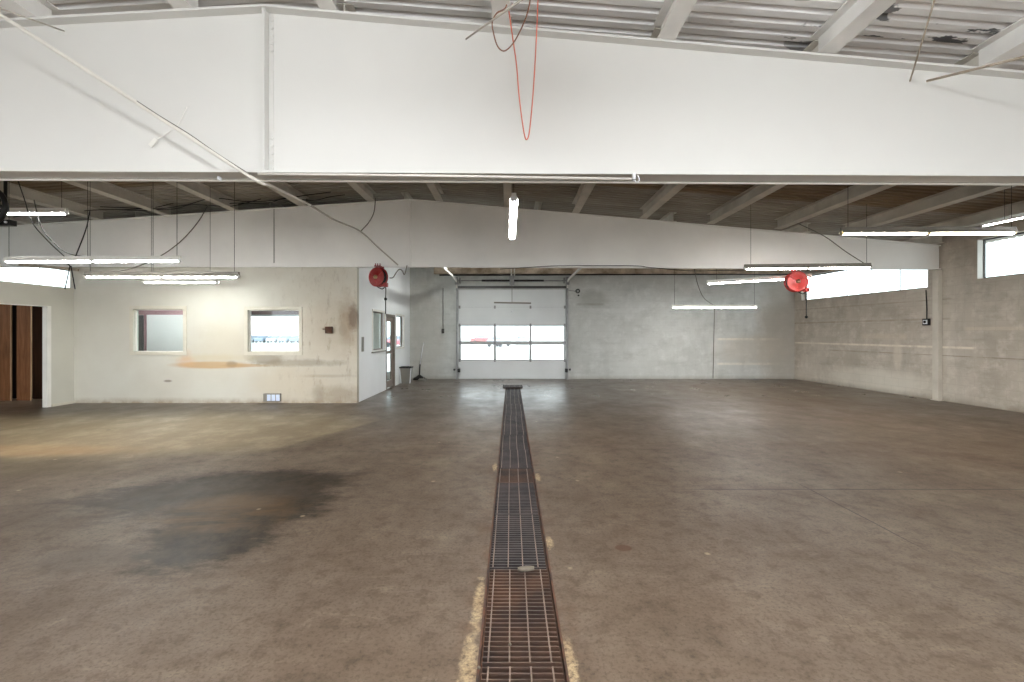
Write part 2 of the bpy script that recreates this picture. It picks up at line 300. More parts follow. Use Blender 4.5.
# ------------------------------------------------------------ mesh helpers
class MB:
    def __init__(self): self.b = bmesh.new(); self.mats = []
    def mi(self, m):
        if m is None: return 0
        if m not in self.mats: self.mats.append(m)
        return self.mats.index(m)
    def face(self, vs, k=0):
        try:
            f = self.b.faces.new(vs); f.material_index = k; return f
        except ValueError: return None
    def box(self, x0, x1, y0, y1, z0, z1, m=None):
        k = self.mi(m); v = [self.b.verts.new((x, y, z)) for z in (z0, z1) for y in (y0, y1) for x in (x0, x1)]
        for q in ((0, 2, 3, 1), (4, 5, 7, 6), (0, 1, 5, 4), (2, 6, 7, 3), (0, 4, 6, 2), (1, 3, 7, 5)): self.face([v[i] for i in q], k)
        return v
    def obox(self, c, u, v, w, hu, hv, hw, m=None):
        """oriented box: centre, three unit axes, three half sizes"""
        k = self.mi(m); c, u, v, w = Vector(c), Vector(u), Vector(v), Vector(w)
        vs = [self.b.verts.new(c + u * (a * hu) + v * (b_ * hv) + w * (d * hw)) for d in (-1, 1) for b_ in (-1, 1) for a in (-1, 1)]
        for q in ((0, 2, 3, 1), (4, 5, 7, 6), (0, 1, 5, 4), (2, 6, 7, 3), (0, 4, 6, 2), (1, 3, 7, 5)): self.face([vs[i] for i in q], k)
    def bar(self, a, b_, hw, hh, m=None):
        a, b_ = Vector(a), Vector(b_); d = (b_ - a); L = d.length; u = d / L
        up = Vector((0, 0, 1)) if abs(u.z) < .95 else Vector((0, 1, 0))
        v = up.cross(u).normalized(); w = u.cross(v)
        self.obox((a + b_) / 2, u, v, w, L / 2, hw, hh, m)
    def prism(self, prof, fn0, fn1, m=None):
        """closed profile mapped through two functions -> end loops"""
        k = self.mi(m); A = [self.b.verts.new(fn0(p)) for p in prof]; B = [self.b.verts.new(fn1(p)) for p in prof]
        n = len(prof)
        for i in range(n): self.face([A[i], A[(i + 1) % n], B[(i + 1) % n], B[i]], k)
        self.face(A[::-1], k); self.face(B, k)
    def loft(self, rings, m=None, cap=True, closed=True):
        k = self.mi(m); R = [[self.b.verts.new(p) for p in r] for r in rings]
        n = len(R[0])
        for a, b_ in zip(R[:-1], R[1:]):
            for i in range(n if closed else n - 1): 
                f = self.face([a[i], a[(i + 1) % n], b_[(i + 1) % n], b_[i]], k)
                if f: f.smooth = True
        if cap: self.face(R[0][::-1], k); self.face(R[-1], k)
    def tube(self, pts, r, n=8, m=None):
        pts = [Vector(p) for p in pts]; rings = []; nrm = None
        for i, p in enumerate(pts):
            d = (pts[min(i + 1, len(pts) - 1)] - pts[max(i - 1, 0)]).normalized()
            if nrm is None: nrm = d.orthogonal().normalized()
            nrm = (nrm - d * nrm.dot(d)).normalized(); bi = d.cross(nrm)
            rr = r[i] if isinstance(r, (list, tuple)) else r
            rings.append([p + (nrm * math.cos(2 * math.pi * j / n) + bi * math.sin(2 * math.pi * j / n)) * rr for j in range(n)])
        self.loft(rings, m)
    def lathe(self, prof, c, ax, n=24, m=None):
        """prof: (radius, height along ax)"""
        ax = Vector(ax).normalized(); u = ax.orthogonal().normalized(); v = ax.cross(u); c = Vector(c)
        self.loft([[c + ax * h + (u * math.cos(2 * math.pi * j / n) + v * math.sin(2 * math.pi * j / n)) * max(r, 1e-4) for j in range(n)] for r, h in prof], m)
    def torus(self, c, ax, R, r, n=28, k=8, m=None):
        ax = Vector(ax).normalized(); u = ax.orthogonal().normalized(); v = ax.cross(u); c = Vector(c); rings = []
        for i in range(n + 1):
            a = 2 * math.pi * i / n; d = u * math.cos(a) + v * math.sin(a)
            rings.append([c + d * (R + r * math.cos(2 * math.pi * j / k)) + ax * (r * math.sin(2 * math.pi * j / k)) for j in range(k)])
        self.loft(rings, m, cap=False)
    def build(self, name, mat=None, parent=None, bevel=0.0):
        bmesh.ops.remove_doubles(self.b, verts=self.b.verts, dist=1e-6)
        bmesh.ops.recalc_face_normals(self.b, faces=self.b.faces)
        me = bpy.data.meshes.new(name)
        if parent is not None:
            w = Vector((0, 0, 0)); q = parent
            while q: w += Vector(q.location); q = q.parent
            for v in self.b.verts: v.co -= w
            loc = (0, 0, 0)
        else:
            xs = [v.co for v in self.b.verts]
            loc = Vector((sum(v.x for v in xs) / len(xs), sum(v.y for v in xs) / len(xs), min(v.z for v in xs)))
            for v in self.b.verts: v.co -= loc
        self.b.to_mesh(me); self.b.free()
        ms = [M[k] for k in self.mats] if self.mats else [M[mat] if isinstance(mat, str) else mat]
        for k in ms: me.materials.append(k)
        o = bpy.data.objects.new(name, me); C.objects.link(o); o.location = loc
        if parent is not None: o.parent = parent
        if bevel:
            md = o.modifiers.new('edge', 'BEVEL'); md.width = bevel; md.segments = 2; md.limit_method = 'ANGLE'
        return o

def tag(o, label, cat, group=None, kind=None):
    o['label'] = label; o['category'] = cat
    if group: o['group'] = group
    if kind: o['kind'] = kind
    return o
def root(name, loc, label, cat, group=None, kind=None):
    o = bpy.data.objects.new(name, None); o.empty_display_size = .1; C.objects.link(o); o.location = loc
    return tag(o, label, cat, group, kind)
def smooth(pts, n=6):
    pts = [Vector(p) for p in pts]; q = [pts[0] * 2 - pts[1]] + pts + [pts[-1] * 2 - pts[-2]]; out = []
    for i in range(1, len(q) - 2):
        p0, p1, p2, p3 = q[i - 1:i + 3]
        for j in range(n):
            t = j / n
            out.append(.5 * ((2 * p1) + (p2 - p0) * t + (2 * p0 - 5 * p1 + 4 * p2 - p3) * t * t + (3 * p1 - p0 - 3 * p2 + p3) * t ** 3))
    out.append(pts[-1]); return out
def cable(name, pts, r, mat, label, cat='cable', group=None, n=6, sm=True):
    b = MB(); b.tube(smooth(pts, n) if sm else pts, r); return tag(b.build(name, mat), label, cat, group)

def wall(name, axis, c0, c1, u0, u1, z0, z1, holes, mat, label, cat='wall'):
    """thick wall with rectangular holes (ua, ub, za, zb) from single blocks"""
    us = sorted({u0, u1, *[h[0] for h in holes], *[h[1] for h in holes]}); zs = sorted({z0, z1, *[h[2] for h in holes], *[h[3] for h in holes]})
    us = [u for u in us if u0 <= u <= u1]; zs = [z for z in zs if z0 <= z <= z1]
    b = MB()
    solid = {}
    for i in range(len(us) - 1):
        for j in range(len(zs) - 1):
            um, zm = (us[i] + us[i + 1]) / 2, (zs[j] + zs[j + 1]) / 2
            solid[i, j] = not any(h[0] < um < h[1] and h[2] < zm < h[3] for h in holes)
    def pt(u, c, z): return (c, u, z) if axis == 'X' else (u, c, z)
    vc = {}
    def V(u, c, z):
        k = (u, c, z)
        if k not in vc: vc[k] = b.b.verts.new(pt(u, c, z))
        return vc[k]
    for (i, j), s in solid.items():
        if not s: continue
        a, d, e, f = us[i], us[i + 1], zs[j], zs[j + 1]
        for c in (c0, c1): b.face([V(a, c, e), V(d, c, e), V(d, c, f), V(a, c, f)])
        for (di, dj, q) in ((-1, 0, ((a, e), (a, f))), (1, 0, ((d, e), (d, f))), (0, -1, ((a, e), (d, e))), (0, 1, ((a, f), (d, f)))):
            if not solid.get((i + di, j + dj), False):
                (p, r), (s_, t_) = q
                b.face([V(p, c0, r), V(s_, c0, t_), V(s_, c1, t_), V(p, c1, r)])
    return tag(b.build(name, mat), label, cat, None, 'structure')

# ------------------------------------------------------------ dimensions
XR, XL, XO, XW = 9.68, -9.78, -3.45, -14.3        # right wall, left partition, office side wall, outer left wall
YG1, YG2, YB, YF = 4.31, 10.30, 15.70, -5.0       # girders, back wall, wall behind the camera
XRIDGE, ZRIDGE, SL, SR = -2.26, 4.56, .067, .078
def zt(x): return ZRIDGE - (SL * (XRIDGE - x) if x < XRIDGE else SR * (x - XRIDGE))
JD = .22                                            # joist depth
TX0, TX1, TY1 = -.159, .264, 13.6                  # drain trench

# ------------------------------------------------------------ floor with the drain slot
b = MB()
xs = [XW - .2, TX0, TX1, XR + 1.6]; ys = [YF - .2, TY1, YB + .25]
for i in range(3):
    for j in range(2):
        if i == 1 and j == 0: continue
        b.box(xs[i], xs[i + 1], ys[j], ys[j + 1], -.12, 0)
tag(b.build('floor', 'floor'), 'stained grey brown concrete workshop floor split by the drain', 'floor', None, 'structure')
b = MB()
gx0, gx1, gy0, gy1 = XW - .2, XR + 1.6, YF - .2, YB + .25
def slope(y): return -.06 - max(0, y - 18) * .0045
for (x0, x1, y0, y1) in ((-160, 160, gy1, 260), (-160, 160, -60, gy0), (-160, gx0, gy0, gy1), (gx1, 160, gy0, gy1)):
    v = []
    for y in (y0, min(18, y1) if y1 > 18 else y1, y1):
        v.append([b.b.verts.new((x, y, slope(y))) for x in (x0, x1)])
    for p, q in zip(v[:-1], v[1:]): b.face([p[0], p[1], q[1], q[0]])
tag(b.build('ground', 'asphalt'), 'bright pale concrete yard outside the windows', 'ground', None, 'structure')

# drain channel
r = root('drain_channel', (.053, 6, -.45), 'rusty steel edged trench sunk along the middle of the floor', 'drain')
b = MB(); y0 = .4
b.box(TX0 - .1, TX1 + .1, y0, TY1 + .1, -.5, -.42); b.box(TX0 - .1, TX0, y0, TY1 + .1, -.42, -.122); b.box(TX1, TX1 + .1, y0, TY1 + .1, -.42, -.122)
b.box(TX0, TX1, TY1, TY1 + .1, -.42, -.122); b.build('pit', 'pit', r)
for x in (TX0, TX1 - .012):
    b = MB(); b.box(x, x + .012, y0, TY1, -.1, .003)
    lx = (x, x + .03) if x == TX0 else (x - .018, x + .012)
    b.box(lx[0], lx[1], y0, TY1, -.055, -.045); b.build('edge_angle', 'rust', r)
joints = [.45, 1.28, 2.19, 3.083, 4.005, 4.855, 5.364, 6.214, 7.1, 7.95, 8.8, 9.5, 10.23, 11.0, 11.6, 12.4, 13.1]
ordn = ['first', 'second', 'third', 'fourth', 'fifth', 'sixth', 'seventh', 'eighth', 'ninth', 'tenth', 'eleventh', 'twelfth', 'thirteenth', 'fourteenth', 'fifteenth', 'sixteenth', 'seventeenth', 'eighteenth']
def grate(x0, x1, y0, y1, z, label, skew=0.0, npitch=.038, mat='grate'):
    g = root('drain_grate', ((x0 + x1) / 2, (y0 + y1) / 2, z - .03), label, 'grate', 'steel grates over the floor drain')
    b = MB(); n = max(4, int((y1 - y0) / npitch))
    for i in range(n + 1):
        y = y0 + .008 + (y1 - y0 - .016) * i / n
        hw = .0045
        b.box(x0, x1, y - hw, y + hw, z - .03, z)
    b.build('bearing_bars', mat, g)
    for f in (.07, .34, .6, .87):
        b = MB(); x = x0 + (x1 - x0) * f + skew
        b.box(x - .004, x + .004, y0 + .004, y1 - .004, z - .006, z + .0025); b.build('cross_rod', 'rod', g)
    return g
for i in range(len(joints) - 1):
    dx = random.uniform(-.006, .006)
    if i == 0: x0, x1, lab = TX0 + .04, TX1 - .02, 'drain grate at the bottom edge of the picture, only its end in view'
    else:
        x0, x1 = TX0 + .021 + dx, TX1 - .021 + dx
        lab = f'rusty steel drain grate, {ordn[i]} from the camera along the floor trench'
        if i == 1: lab = 'nearest steel drain grate seen fully through, cut by the bottom picture edge'
        if i == 2: lab = 'rusty steel drain grate in front of the pale concrete chip'
        if i == 1: pass
    grate(x0, x1, joints[i] + .007, joints[i + 1] - .007, -.008 + random.uniform(-.003, .003), lab, dx, mat='grate' if i < 3 or i == 5 else 'grate_dark')
g = grate(-.235, .33, 13.0, 13.55, .045, 'loose steel grate laid crosswise on top of the far drain end', mat='grate_dark')
b = MB()
ch = P(526, 571, 722 / 238)
rings = []
for k in range(5):
    tt = k / 4; w = .034 * math.sin(math.pi * (tt * .8 + .1)); 
    rings.append([ch + Vector(((tt - .5) * .11, math.cos(a) * w * .9 + .012 * tt, -ch.z + .013 + math.sin(a) * .014)) for a in [2 * math.pi * j / 8 for j in range(8)]])
b.loft(rings); tag(b.build('concrete_chip', 'stone'), 'pale wedge of broken concrete lying on the drain grate', 'debris')
for (px, py, nm) in ((510, 644, 'small white pebble resting on the nearest drain grate'), (479, 669, 'tiny pale pebble at the left edge of the drain')):
    D = 722 / (py - 333); c = P(px, py, D); b = MB()
    b.lathe([(.001, 0), (.007, .002), (.009, .006), (.006, .011), (.001, .013)], (c.x, c.y, -.007 if px > 500 else .001), (0, 0, 1), 8); tag(b.build('pebble', 'stone'), nm, 'pebble')

# ------------------------------------------------------------ walls
holesA = (10.99, 15.37, 2.65, 3.46); holesB = (5.2, 9.888, 2.73, 3.58); holesC = (-4.6, 3.8, 2.73, 3.58)
wall('wall_right', 'X', XR, XR + .2, YF, YB + .2, 0, 3.95, [holesA, holesB, holesC], 'block_right', 'weathered beige concrete block wall on the right under clerestory windows')
wall('wall_far_left', 'X', XW - .2, XW, YF, YB + .2, 0, 4.2, [(10.8, 15.2, 2.5, 3.62), (4.9, 9.8, 2.55, 3.42)], 'left_wall', 'outer wall far beyond the left partition with clerestory windows')
DX0, DX1 = (458 - CX) / 29.3, (566 - CX) / 29.3
wall('wall_back', 'Y', YB, YB + .2, XO - .1, XR + .19, 0, 5.0, [(DX0, DX1, 0, 3.05)], 'block_back', 'pale grey concrete block back wall around the overhead door')
wall('wall_office_back', 'Y', YB, YB + .2, XW, XO - .1, 0, 5.0, [(-9.3, -6.5, .35, 2.19), (-4.5, -3.62, .2, 2.19)], 'white_wall', 'back wall of the office seen through its windows')
wall('wall_rear', 'Y', YF - .2, YF, XW, XR + 1.23, 0, 5.0, [(-13.5, -6.4, 0, 3.9), (-6.1, .4, 0, 3.9), (.7, 9.2, 0, 3.6)], 'white_wall', 'white wall behind the camera with wide open doorways')
k3 = F / YG2
def ox(px): return (px - CX) / k3
def oz(py): return H + (HY - py) / k3
WL = (ox(133.5), ox(183.5), oz(351.8), oz(309.3)); WR = (ox(248), ox(299), oz(351.8), oz(310))
wall('wall_office', 'Y', YG2, YG2 + .14, XL - .1, XO, 0, 3.043, [WL, WR], 'office', 'stained cream office front wall with two windows')
SD = lambda px: F * -XO / (CX - px)
W1 = (SD(372.5), SD(384), 1.13, 2.12); DR = (SD(386), SD(394.6), 0, 2.1); W2 = (SD(396), SD(403.5), 1.13, 2.1)
wall('wall_office_side', 'X', XO - .12, XO, YG2 + .14, YB, 0, 4.4, [W1, DR, W2], 'side_wall', 'white office side wall with glass door and two windows')
wall('wall_office_inner', 'Y', 12.6, 12.7, -9.97, -7.45, 0, 2.07, [], 'white_wall', 'plain white partition inside the office behind the left window')
wall('wall_office_inner_head', 'Y', 12.6, 12.7, -10.7, -7.45, 2.07, 2.97, [], 'pink', 'pink header over the white partition inside the office')
wall('wall_left', 'X', XL - .1, XL, 2.0, YG2, 0, 2.57, [(6.2, 9.74, 0, 2.14)], 'left_wall', 'low cream partition wall at the left with a wide doorway')
b = MB(); b.box(-10.05, -9.98, 12.59, 12.6, 0, 2.07); tag(b.build('trim_3', 'pink'), 'pink strip at the edge of the white office partition', 'trim', None, 'structure')
b = MB(); b.box(-9.9, -6.2, YB - .04, YB, 2.2, 2.9); tag(b.build('trim_4', 'pink'), 'pink band above the shop window at the back of the office', 'trim', None, 'structure')
r = root('door_3', (-10.3, 12.6, 0), 'dark door seen at the left edge of the left office window', 'door', None, 'structure')
b = MB(); b.box(-10.6, -10.08, 12.6, 12.65, 0, 2.06); b.build('leaf', 'dark_frame', r, .004)
b = MB(); b.tube([(-10.15, 12.6, 1.0), (-10.15, 12.54, 1.0), (-10.25, 12.54, 1.0)], .01); b.build('handle', 'steel', r)
b = MB(); b.box(XL - .1, XO - .12, YG2 + .14, YB, 2.98, 3.02)
tag(b.build('ceiling_office', 'white_wall'), 'white ceiling of the enclosed office', 'ceiling', None, 'structure')
b = MB(); b.box(XL - .102, XL + .006, 9.70, 9.78, 0, 2.142); b.box(XL - .102, XL + .006, 6.2, 9.70, 2.125, 2.142)
tag(b.build('trim_1', 'trim'), 'white painted trim around the doorway in the left partition', 'trim', None, 'structure')
b = MB(); b.box(-2.6, XR, YB - .2, YB - .02, 3.6, 3.95); b.box(-2.6, XR, YB - .26, YB - .02, 3.57, 3.6)
tag(b.build('trim_2', 'rust_beam'), 'rusty brown steel header along the top of the back wall', 'trim', None, 'structure')
b = MB(); b.box(XL + .0, XL + .02, 9.79, YG2, 0, .05); tag(b.build('baseboard_left', 'cream_trim'), 'narrow strip at the foot of the left partition', 'baseboard', None, 'structure')

# roof deck
def deck(name, ya, yb, mat, label):
    b = MB(); rib = .152; prof = []; y = ya
    while y < yb:
        prof += [(y, 0), (y + .075, 0), (y + .095, .04), (y + .132, .04)]; y += rib
    prof.append((min(y, yb + .05), 0))
    rows = [[b.b.verts.new((x, yy, zt(x) + JD + zz)) for yy, zz in prof] for x in (XW - .3, XRIDGE, XR + 1.7)]
    for a, c in zip(rows[:-1], rows[1:]):
        for i in range(len(prof) - 1): b.face([a[i], a[i + 1], c[i + 1], c[i]])
    bmesh.ops.recalc_face_normals(b.b, faces=b.b.faces)
    o = b.build(name, mat); md = o.modifiers.new('thickness', 'SOLIDIFY'); md.thickness = .012; md.offset = 1
    return tag(o, label, 'ceiling', None, 'structure')
deck('ceiling_front', YF - .2, YG1 + .75, 'deck_front', 'ribbed grey white metal roof deck overhead in front of the girder')
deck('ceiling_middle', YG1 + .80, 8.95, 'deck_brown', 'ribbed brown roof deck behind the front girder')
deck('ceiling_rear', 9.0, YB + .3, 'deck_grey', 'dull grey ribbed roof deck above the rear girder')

# girders
def girder(yc, tilt, mat, label, x0, x1, zb=3.03, fw=.1, kink=False):
    g = root('steel_girder', (XRIDGE, yc, 3.0), label, 'girder')
    X = [x0, XRIDGE, x1]
    Y = lambda x: yc + tilt * (max(0, x - XRIDGE) if kink else x)
    b = MB(); b.loft([[(x, Y(x) - .008, zb + .02), (x, Y(x) + .008, zb + .02), (x, Y(x) + .008, zt(x) - .02), (x, Y(x) - .008, zt(x) - .02)] for x in X]); b.build('web', mat, g)
    b = MB(); b.loft([[(x, Y(x) - fw, zb), (x, Y(x) + fw, zb), (x, Y(x) + fw, zb + .02), (x, Y(x) - fw, zb + .02)] for x in X]); b.build('bottom_flange', mat, g)
    b = MB(); b.loft([[(x, Y(x) - fw, zt(x) - .022), (x, Y(x) + fw, zt(x) - .022), (x, Y(x) + fw, zt(x)), (x, Y(x) - fw, zt(x))] for x in X]); b.build('top_flange', mat, g)
    b = MB(); yy = Y(XRIDGE)
    b.box(XRIDGE - .012, XRIDGE + .012, yy - fw * .85, yy - .008, zb + .02, ZRIDGE - .025)
    b.box(XRIDGE - .06, XRIDGE - .03, yy - .016, yy - .008, zb + .02, ZRIDGE - .03); b.box(XRIDGE + .03, XRIDGE + .06, yy - .016, yy - .008, zb + .02, ZRIDGE - .03); b.build('splice_plate', mat, g)
    for i in range(5):
        for zz in (3.09 + i * .07, ZRIDGE - .1 - i * .07):
            b = MB(); b.lathe([(.014, 0), (.014, .012), (.008, .014)], (XRIDGE + .045, yy - .016, zz), (0, -1, 0), 6); b.build('bolt', mat, g)
    for x in ([5.9] if yc < 8 else []):
        pass
    for f in g.children:
        for p in f.data.polygons: p.use_smooth = False
    return g
girder(YG1, .0146, 'girder', 'deep white steel girder crossing the whole picture overhead', XW + .02, 10.32)
girder(YG2, .033, 'girder_rear', 'cream steel girder over the office wall and overhead door bay', XW + .02, 9.95, 3.045, .06, True)

# joists
def joist(x, ya, yb, mat, label, group):
    b = MB(); z = zt(x) + .0; sl = (SL if x < XRIDGE else -SR)
    f = .08
    pts = [(-f, .002), (f, .002), (f, .014), (.007, .014), (.007, JD - .014), (f, JD - .014), (f, JD - .004), (-f, JD - .004), (-f, JD - .014), (-.007, JD - .014), (-.007, .014), (-f, .014)]
    b.prism(pts, lambda p: (x + p[0], ya, z + p[1] + sl * p[0]), lambda p: (x + p[0], yb, z + p[1] + sl * p[0]))
    return tag(b.build('roof_joist', mat), label, 'joist', group)
nth = lambda k: ordn[k]
fx = [-7.3, -5.85, -4.36, -2.97, -1.66, -.09, 1.43, 2.92, 4.44, 5.96, 7.5, 9.0]
vis = [x for x in fx if -4.9 < x < 4.9]
for x in fx:
    if x in vis:
        i = vis.index(x); lab = f'white steel roof joist above the front girder, {nth(i)} from the left picture edge'
    else: lab = 'white steel roof joist above the front bay, outside the picture'
    joist(x, YF + .02, YG1 + .05, 'joist', lab, 'roof joists of the front bay')
allx = [-.07 + 1.524 * k for k in range(-9, 7)]
for i, x in enumerate(allx):
    j = len(allx) - 1 - i
    joist(x, YG1 + .09, YG2 + .09, 'joist_rear', f'dull white roof joist under the brown deck, {nth(j)} from the right wall', 'roof joists of the middle bay')
for k in range(-3, 4):
    joist(-.07 + 1.524 * 2 * k + .7, YG2 + .13, YB - .05, 'joist_rear', 'roof joist hidden above the rear girder line', 'roof joists of the rear bay')

# columns
def column(x0, x1, yc, label):
    b = MB(); b.box(x0, x1, yc - .07, yc + .07, 0, 3.03); b.box(x0 - .02, x1, yc - .1, yc + .1, 0, .015)
    tag(b.build('steel_column', 'column', None, .004), label, 'column', None, 'structure')
column(9.57, XR - .004, YG2 + .40, 'pale steel column against the right wall under the rear girder')
column(9.57, XR - .004, YG1 + .1, 'pale steel column against the right wall under the front girder')

# ------------------------------------------------------------ windows
def win_x(name, x, y0, y1, z0, z1, nm, label, th=.2, fr='dark_frame', fw=.03, mull=.012):
    w = root(name, (x, (y0 + y1) / 2, z0), label, 'window', None, 'structure')
    b = MB()
    for (a, c, d, e) in ((y0, y1, z0, z0 + fw), (y0, y1, z1 - fw, z1), (y0, y0 + fw, z0, z1), (y1 - fw, y1, z0, z1)): b.box(x - .02, x + .02, a, c, d, e)
    b.build('frame', fr, w)
    for k in range(1, nm):
        b = MB(); y = y0 + (y1 - y0) * k / nm; b.box(x - .012, x + .012, y - mull / 2, y + mull / 2, z0 + fw, z1 - fw); b.build('mullion', 'white_plastic', w)
    b = MB(); b.box(x - .003, x + .003, y0 + fw, y1 - fw, z0 + fw, z1 - fw); b.build('pane', 'side_glass', w)
    return w
win_x('window_1', XR + .15, *holesA, 5, 'long clerestory window in the right wall behind the red hose reel')
wb = win_x('window_2', XR + .15, *holesB, 4, 'clerestory window at the right picture edge beyond the column')
win_x('window_3', XR + .15, *holesC, 8, 'clerestory window in the right wall beside the camera')
win_x('window_4', XW - .15, 10.8, 15.2, 2.5, 3.62, 4, 'bright clerestory window seen over the low left partition')
win_x('window_5', XW - .15, 4.9, 9.8, 2.55, 3.42, 4, 'clerestory window in the far left outer wall of the front bay')
b = MB(); b.box(XR + .0, XR + .13, 9.876, 9.887, 2.74, 3.57); b.build('jamb', 'trim', wb)

def win_y(name, y, x0, x1, z0, z1, label, cas=.075, mul=None, frame='cream_trim'):
    w = root(name, ((x0 + x1) / 2, y, z0), label, 'window', None, 'structure')
    b = MB(); f = .02
    for (a, c, d, e) in ((x0 - cas, x1 + cas, z0 - cas, z0), (x0 - cas, x1 + cas, z1, z1 + cas), (x0 - cas, x0, z0, z1), (x1, x1 + cas, z0, z1)): b.box(a, c, y - f, y + .0, d, e)
    b.build('casing', frame, w, .003)
    b = MB(); s = .018
    for (a, c, d, e) in ((x0, x1, z0, z0 + s), (x0, x1, z1 - s, z1), (x0, x0 + s, z0, z1), (x1 - s, x1, z0, z1)): b.box(a, c, y + .06, y + .1, d, e)
    b.build('sash', 'trim', w)
    if mul:
        b = MB(); b.box(mul - .02, mul + .02, y + .06, y + .1, z0 + s, z1 - s); b.build('mullion', 'trim', w)
    b = MB(); b.box(x0 + s, x1 - s, y + .078, y + .084, z0 + s, z1 - s); b.build('pane', 'glass', w)
    return w
win_y('window_6', YG2, *WL, 'office window on the left showing a white partition inside')
win_y('window_7', YG2, *WR, 'office window on the right with a bright view of parked cars')
def win_open(name, x0, x1, z0, z1, label, nm):
    y = YB + .1
    w = root(name, ((x0 + x1) / 2, y, z0), label, 'window', None, 'structure'); b = MB(); s = .04
    for (a, c, d, e) in ((x0, x1, z0, z0 + s), (x0, x1, z1 - s, z1), (x0, x0 + s, z0, z1), (x1 - s, x1, z0, z1)): b.box(a, c, y - .03, y + .03, d, e)
    b.build('frame', 'door_frame', w); 
    for k in range(1, nm):
        b = MB(); x = x0 + (x1 - x0) * k / nm; b.box(x - .02, x + .02, y - .03, y + .03, z0 + s, z1 - s); b.build('mullion', 'door_frame', w)
    b = MB(); b.box(x0 + s, x1 - s, y - .003, y + .003, z0 + s, z1 - s); b.build('pane', 'glass', w)
win_open('window_8', -9.3, -6.5, .35, 2.19, 'large shop window at the back of the office', 1)
win_open('window_9', -4.5, -3.62, .2, 2.19, 'tall glazing at the back of the office beside the glass door', 1)
def win_side(name, y0, y1, z0, z1, label, items=0):
    w = root(name, (XO, (y0 + y1) / 2, z0), label, 'window', None, 'structure'); b = MB(); c = .05
    for (a, d, e, f) in ((y0 - c, y1 + c, z0 - c, z0), (y0 - c, y1 + c, z1, z1 + c), (y0 - c, y0, z0, z1), (y1, y1 + c, z0, z1)): b.box(XO, XO + .02, a, d, e, f)
    b.build('casing', 'trim', w); b = MB(); s = .03
    for (a, d, e, f) in ((y0, y1, z0, z0 + s), (y0, y1, z1 - s, z1), (y0, y0 + s, z0, z1), (y1 - s, y1, z0, z1)): b.box(XO - .08, XO - .04, a, d, e, f)
    b.build('sash', 'bronze', w); b = MB(); b.box(XO - .063, XO - .057, y0 + s, y1 - s, z0 + s, z1 - s); b.build('pane', 'glass', w)
    if items:
        b = MB(); b.box(XO - .02, XO + .05, y0 - .1, y1 + .1, z0 - .06, z0 - .03); b.build('sill', 'grey_plastic', w)
win_side('window_10', *W1, 'dim grey window in the office side wall before the glass door', 1)
win_side('window_11', *W2, 'bright window in the office side wall beyond the glass door')
# glass door of the office
d = root('door_2', (XO, (DR[0] + DR[1]) / 2, 0), 'narrow bronze framed glass door in the white office side wall', 'door', None, 'structure')
y0, y1 = DR[0], DR[1]
b = MB(); b.box(XO - .12, XO + .015, y0, y0 + .05, 0, 2.1); b.box(XO - .12, XO + .015, y1 - .05, y1, 0, 2.1); b.box(XO - .12, XO + .015, y0, y1, 2.04, 2.1); b.build('frame', 'bronze', d)
b = MB(); b.box(XO - .08, XO - .04, y0 + .05, y0 + .2, .02, 2.04); b.box(XO - .08, XO - .04, y1 - .2, y1 - .05, .02, 2.04); b.box(XO - .08, XO - .04, y0 + .2, y1 - .2, .02, .22)
b.box(XO - .08, XO - .04, y0 + .2, y1 - .2, 1.9, 2.04); b.box(XO - .08, XO - .04, y0 + .2, y1 - .2, .98, 1.06); b.build('stile', 'bronze', d)
b = MB(); b.box(XO - .063, XO - .057, y0 + .2, y1 - .2, .22, 1.9); b.build('pane', 'glass', d)
b = MB(); b.tube([(XO - .04, y1 - .13, 1.0), (XO + .03, y1 - .13, 1.0), (XO + .03, y1 - .13, 1.25), (XO - .04, y1 - .13, 1.25)], .009); b.build('handle', 'steel', d)

# ------------------------------------------------------------ overhead door
k4 = F / YB
def dx(px): return (px - CX) / k4
def dz(py): return max(0.0, H + (HY - py) / k4)
d = root('door_1', ((DX0 + DX1) / 2, YB + .05, 0), 'white sectional overhead door with six bright panes', 'door', None, 'structure')
yd0, yd1 = YB + .03, YB + .08
zsec = [0.0, .63, 1.235, 1.84, 2.455, 3.06]
for i in (0, 3, 4):
    b = MB(); b.box(DX0 + .01, DX1 - .01, yd0, yd1, zsec[i] + .004, zsec[i + 1] - .004); b.build('door_panel', 'door_panel', d, .003)
    b = MB(); b.box(DX0 + .0, DX1 - .0, yd1 + .001, yd1 + .02, zsec[i] - .02 if i else 0, zsec[i + 1] + .02 if i < 4 else 3.1); b.build('backing', 'door_frame', d)
pcols = [(dx(460.8), dx(493.7)), (dx(496), dx(529.4)), (dx(531.6), dx(564))]
prows = [(dz(359.7), dz(344.6)), (dz(341.2), dz(326))]
for i in (1, 2):
    z0, z1 = prows[i - 1]; b = MB()
    b.box(DX0 + .01, DX1 - .01, yd0, yd1, zsec[i] + .000, z0); b.box(DX0 + .01, DX1 - .01, yd0, yd1, z1, zsec[i + 1] - .000)
    ed = [DX0 + .01, pcols[0][0], pcols[0][1], pcols[1][0], pcols[1][1], pcols[2][0], pcols[2][1], DX1 - .01]
    for q in range(0, 8, 2): b.box(ed[q], ed[q + 1], yd0, yd1, z0, z1)
    b.build('sash', 'door_frame', d)
    for (a, c) in pcols:
        b = MB(); b.box(a, c, YB + .052, YB + .058, z0, z1); b.build('pane', 'glass', d)
for i in range(1, 5):
    for px in (459.5, 494.8, 530.5, 564.8):
        b = MB(); b.box(dx(px) - .03, dx(px) + .03, yd0 - .02, yd0, zsec[i] - .05, zsec[i] + .05); b.build('hinge', 'steel', d)
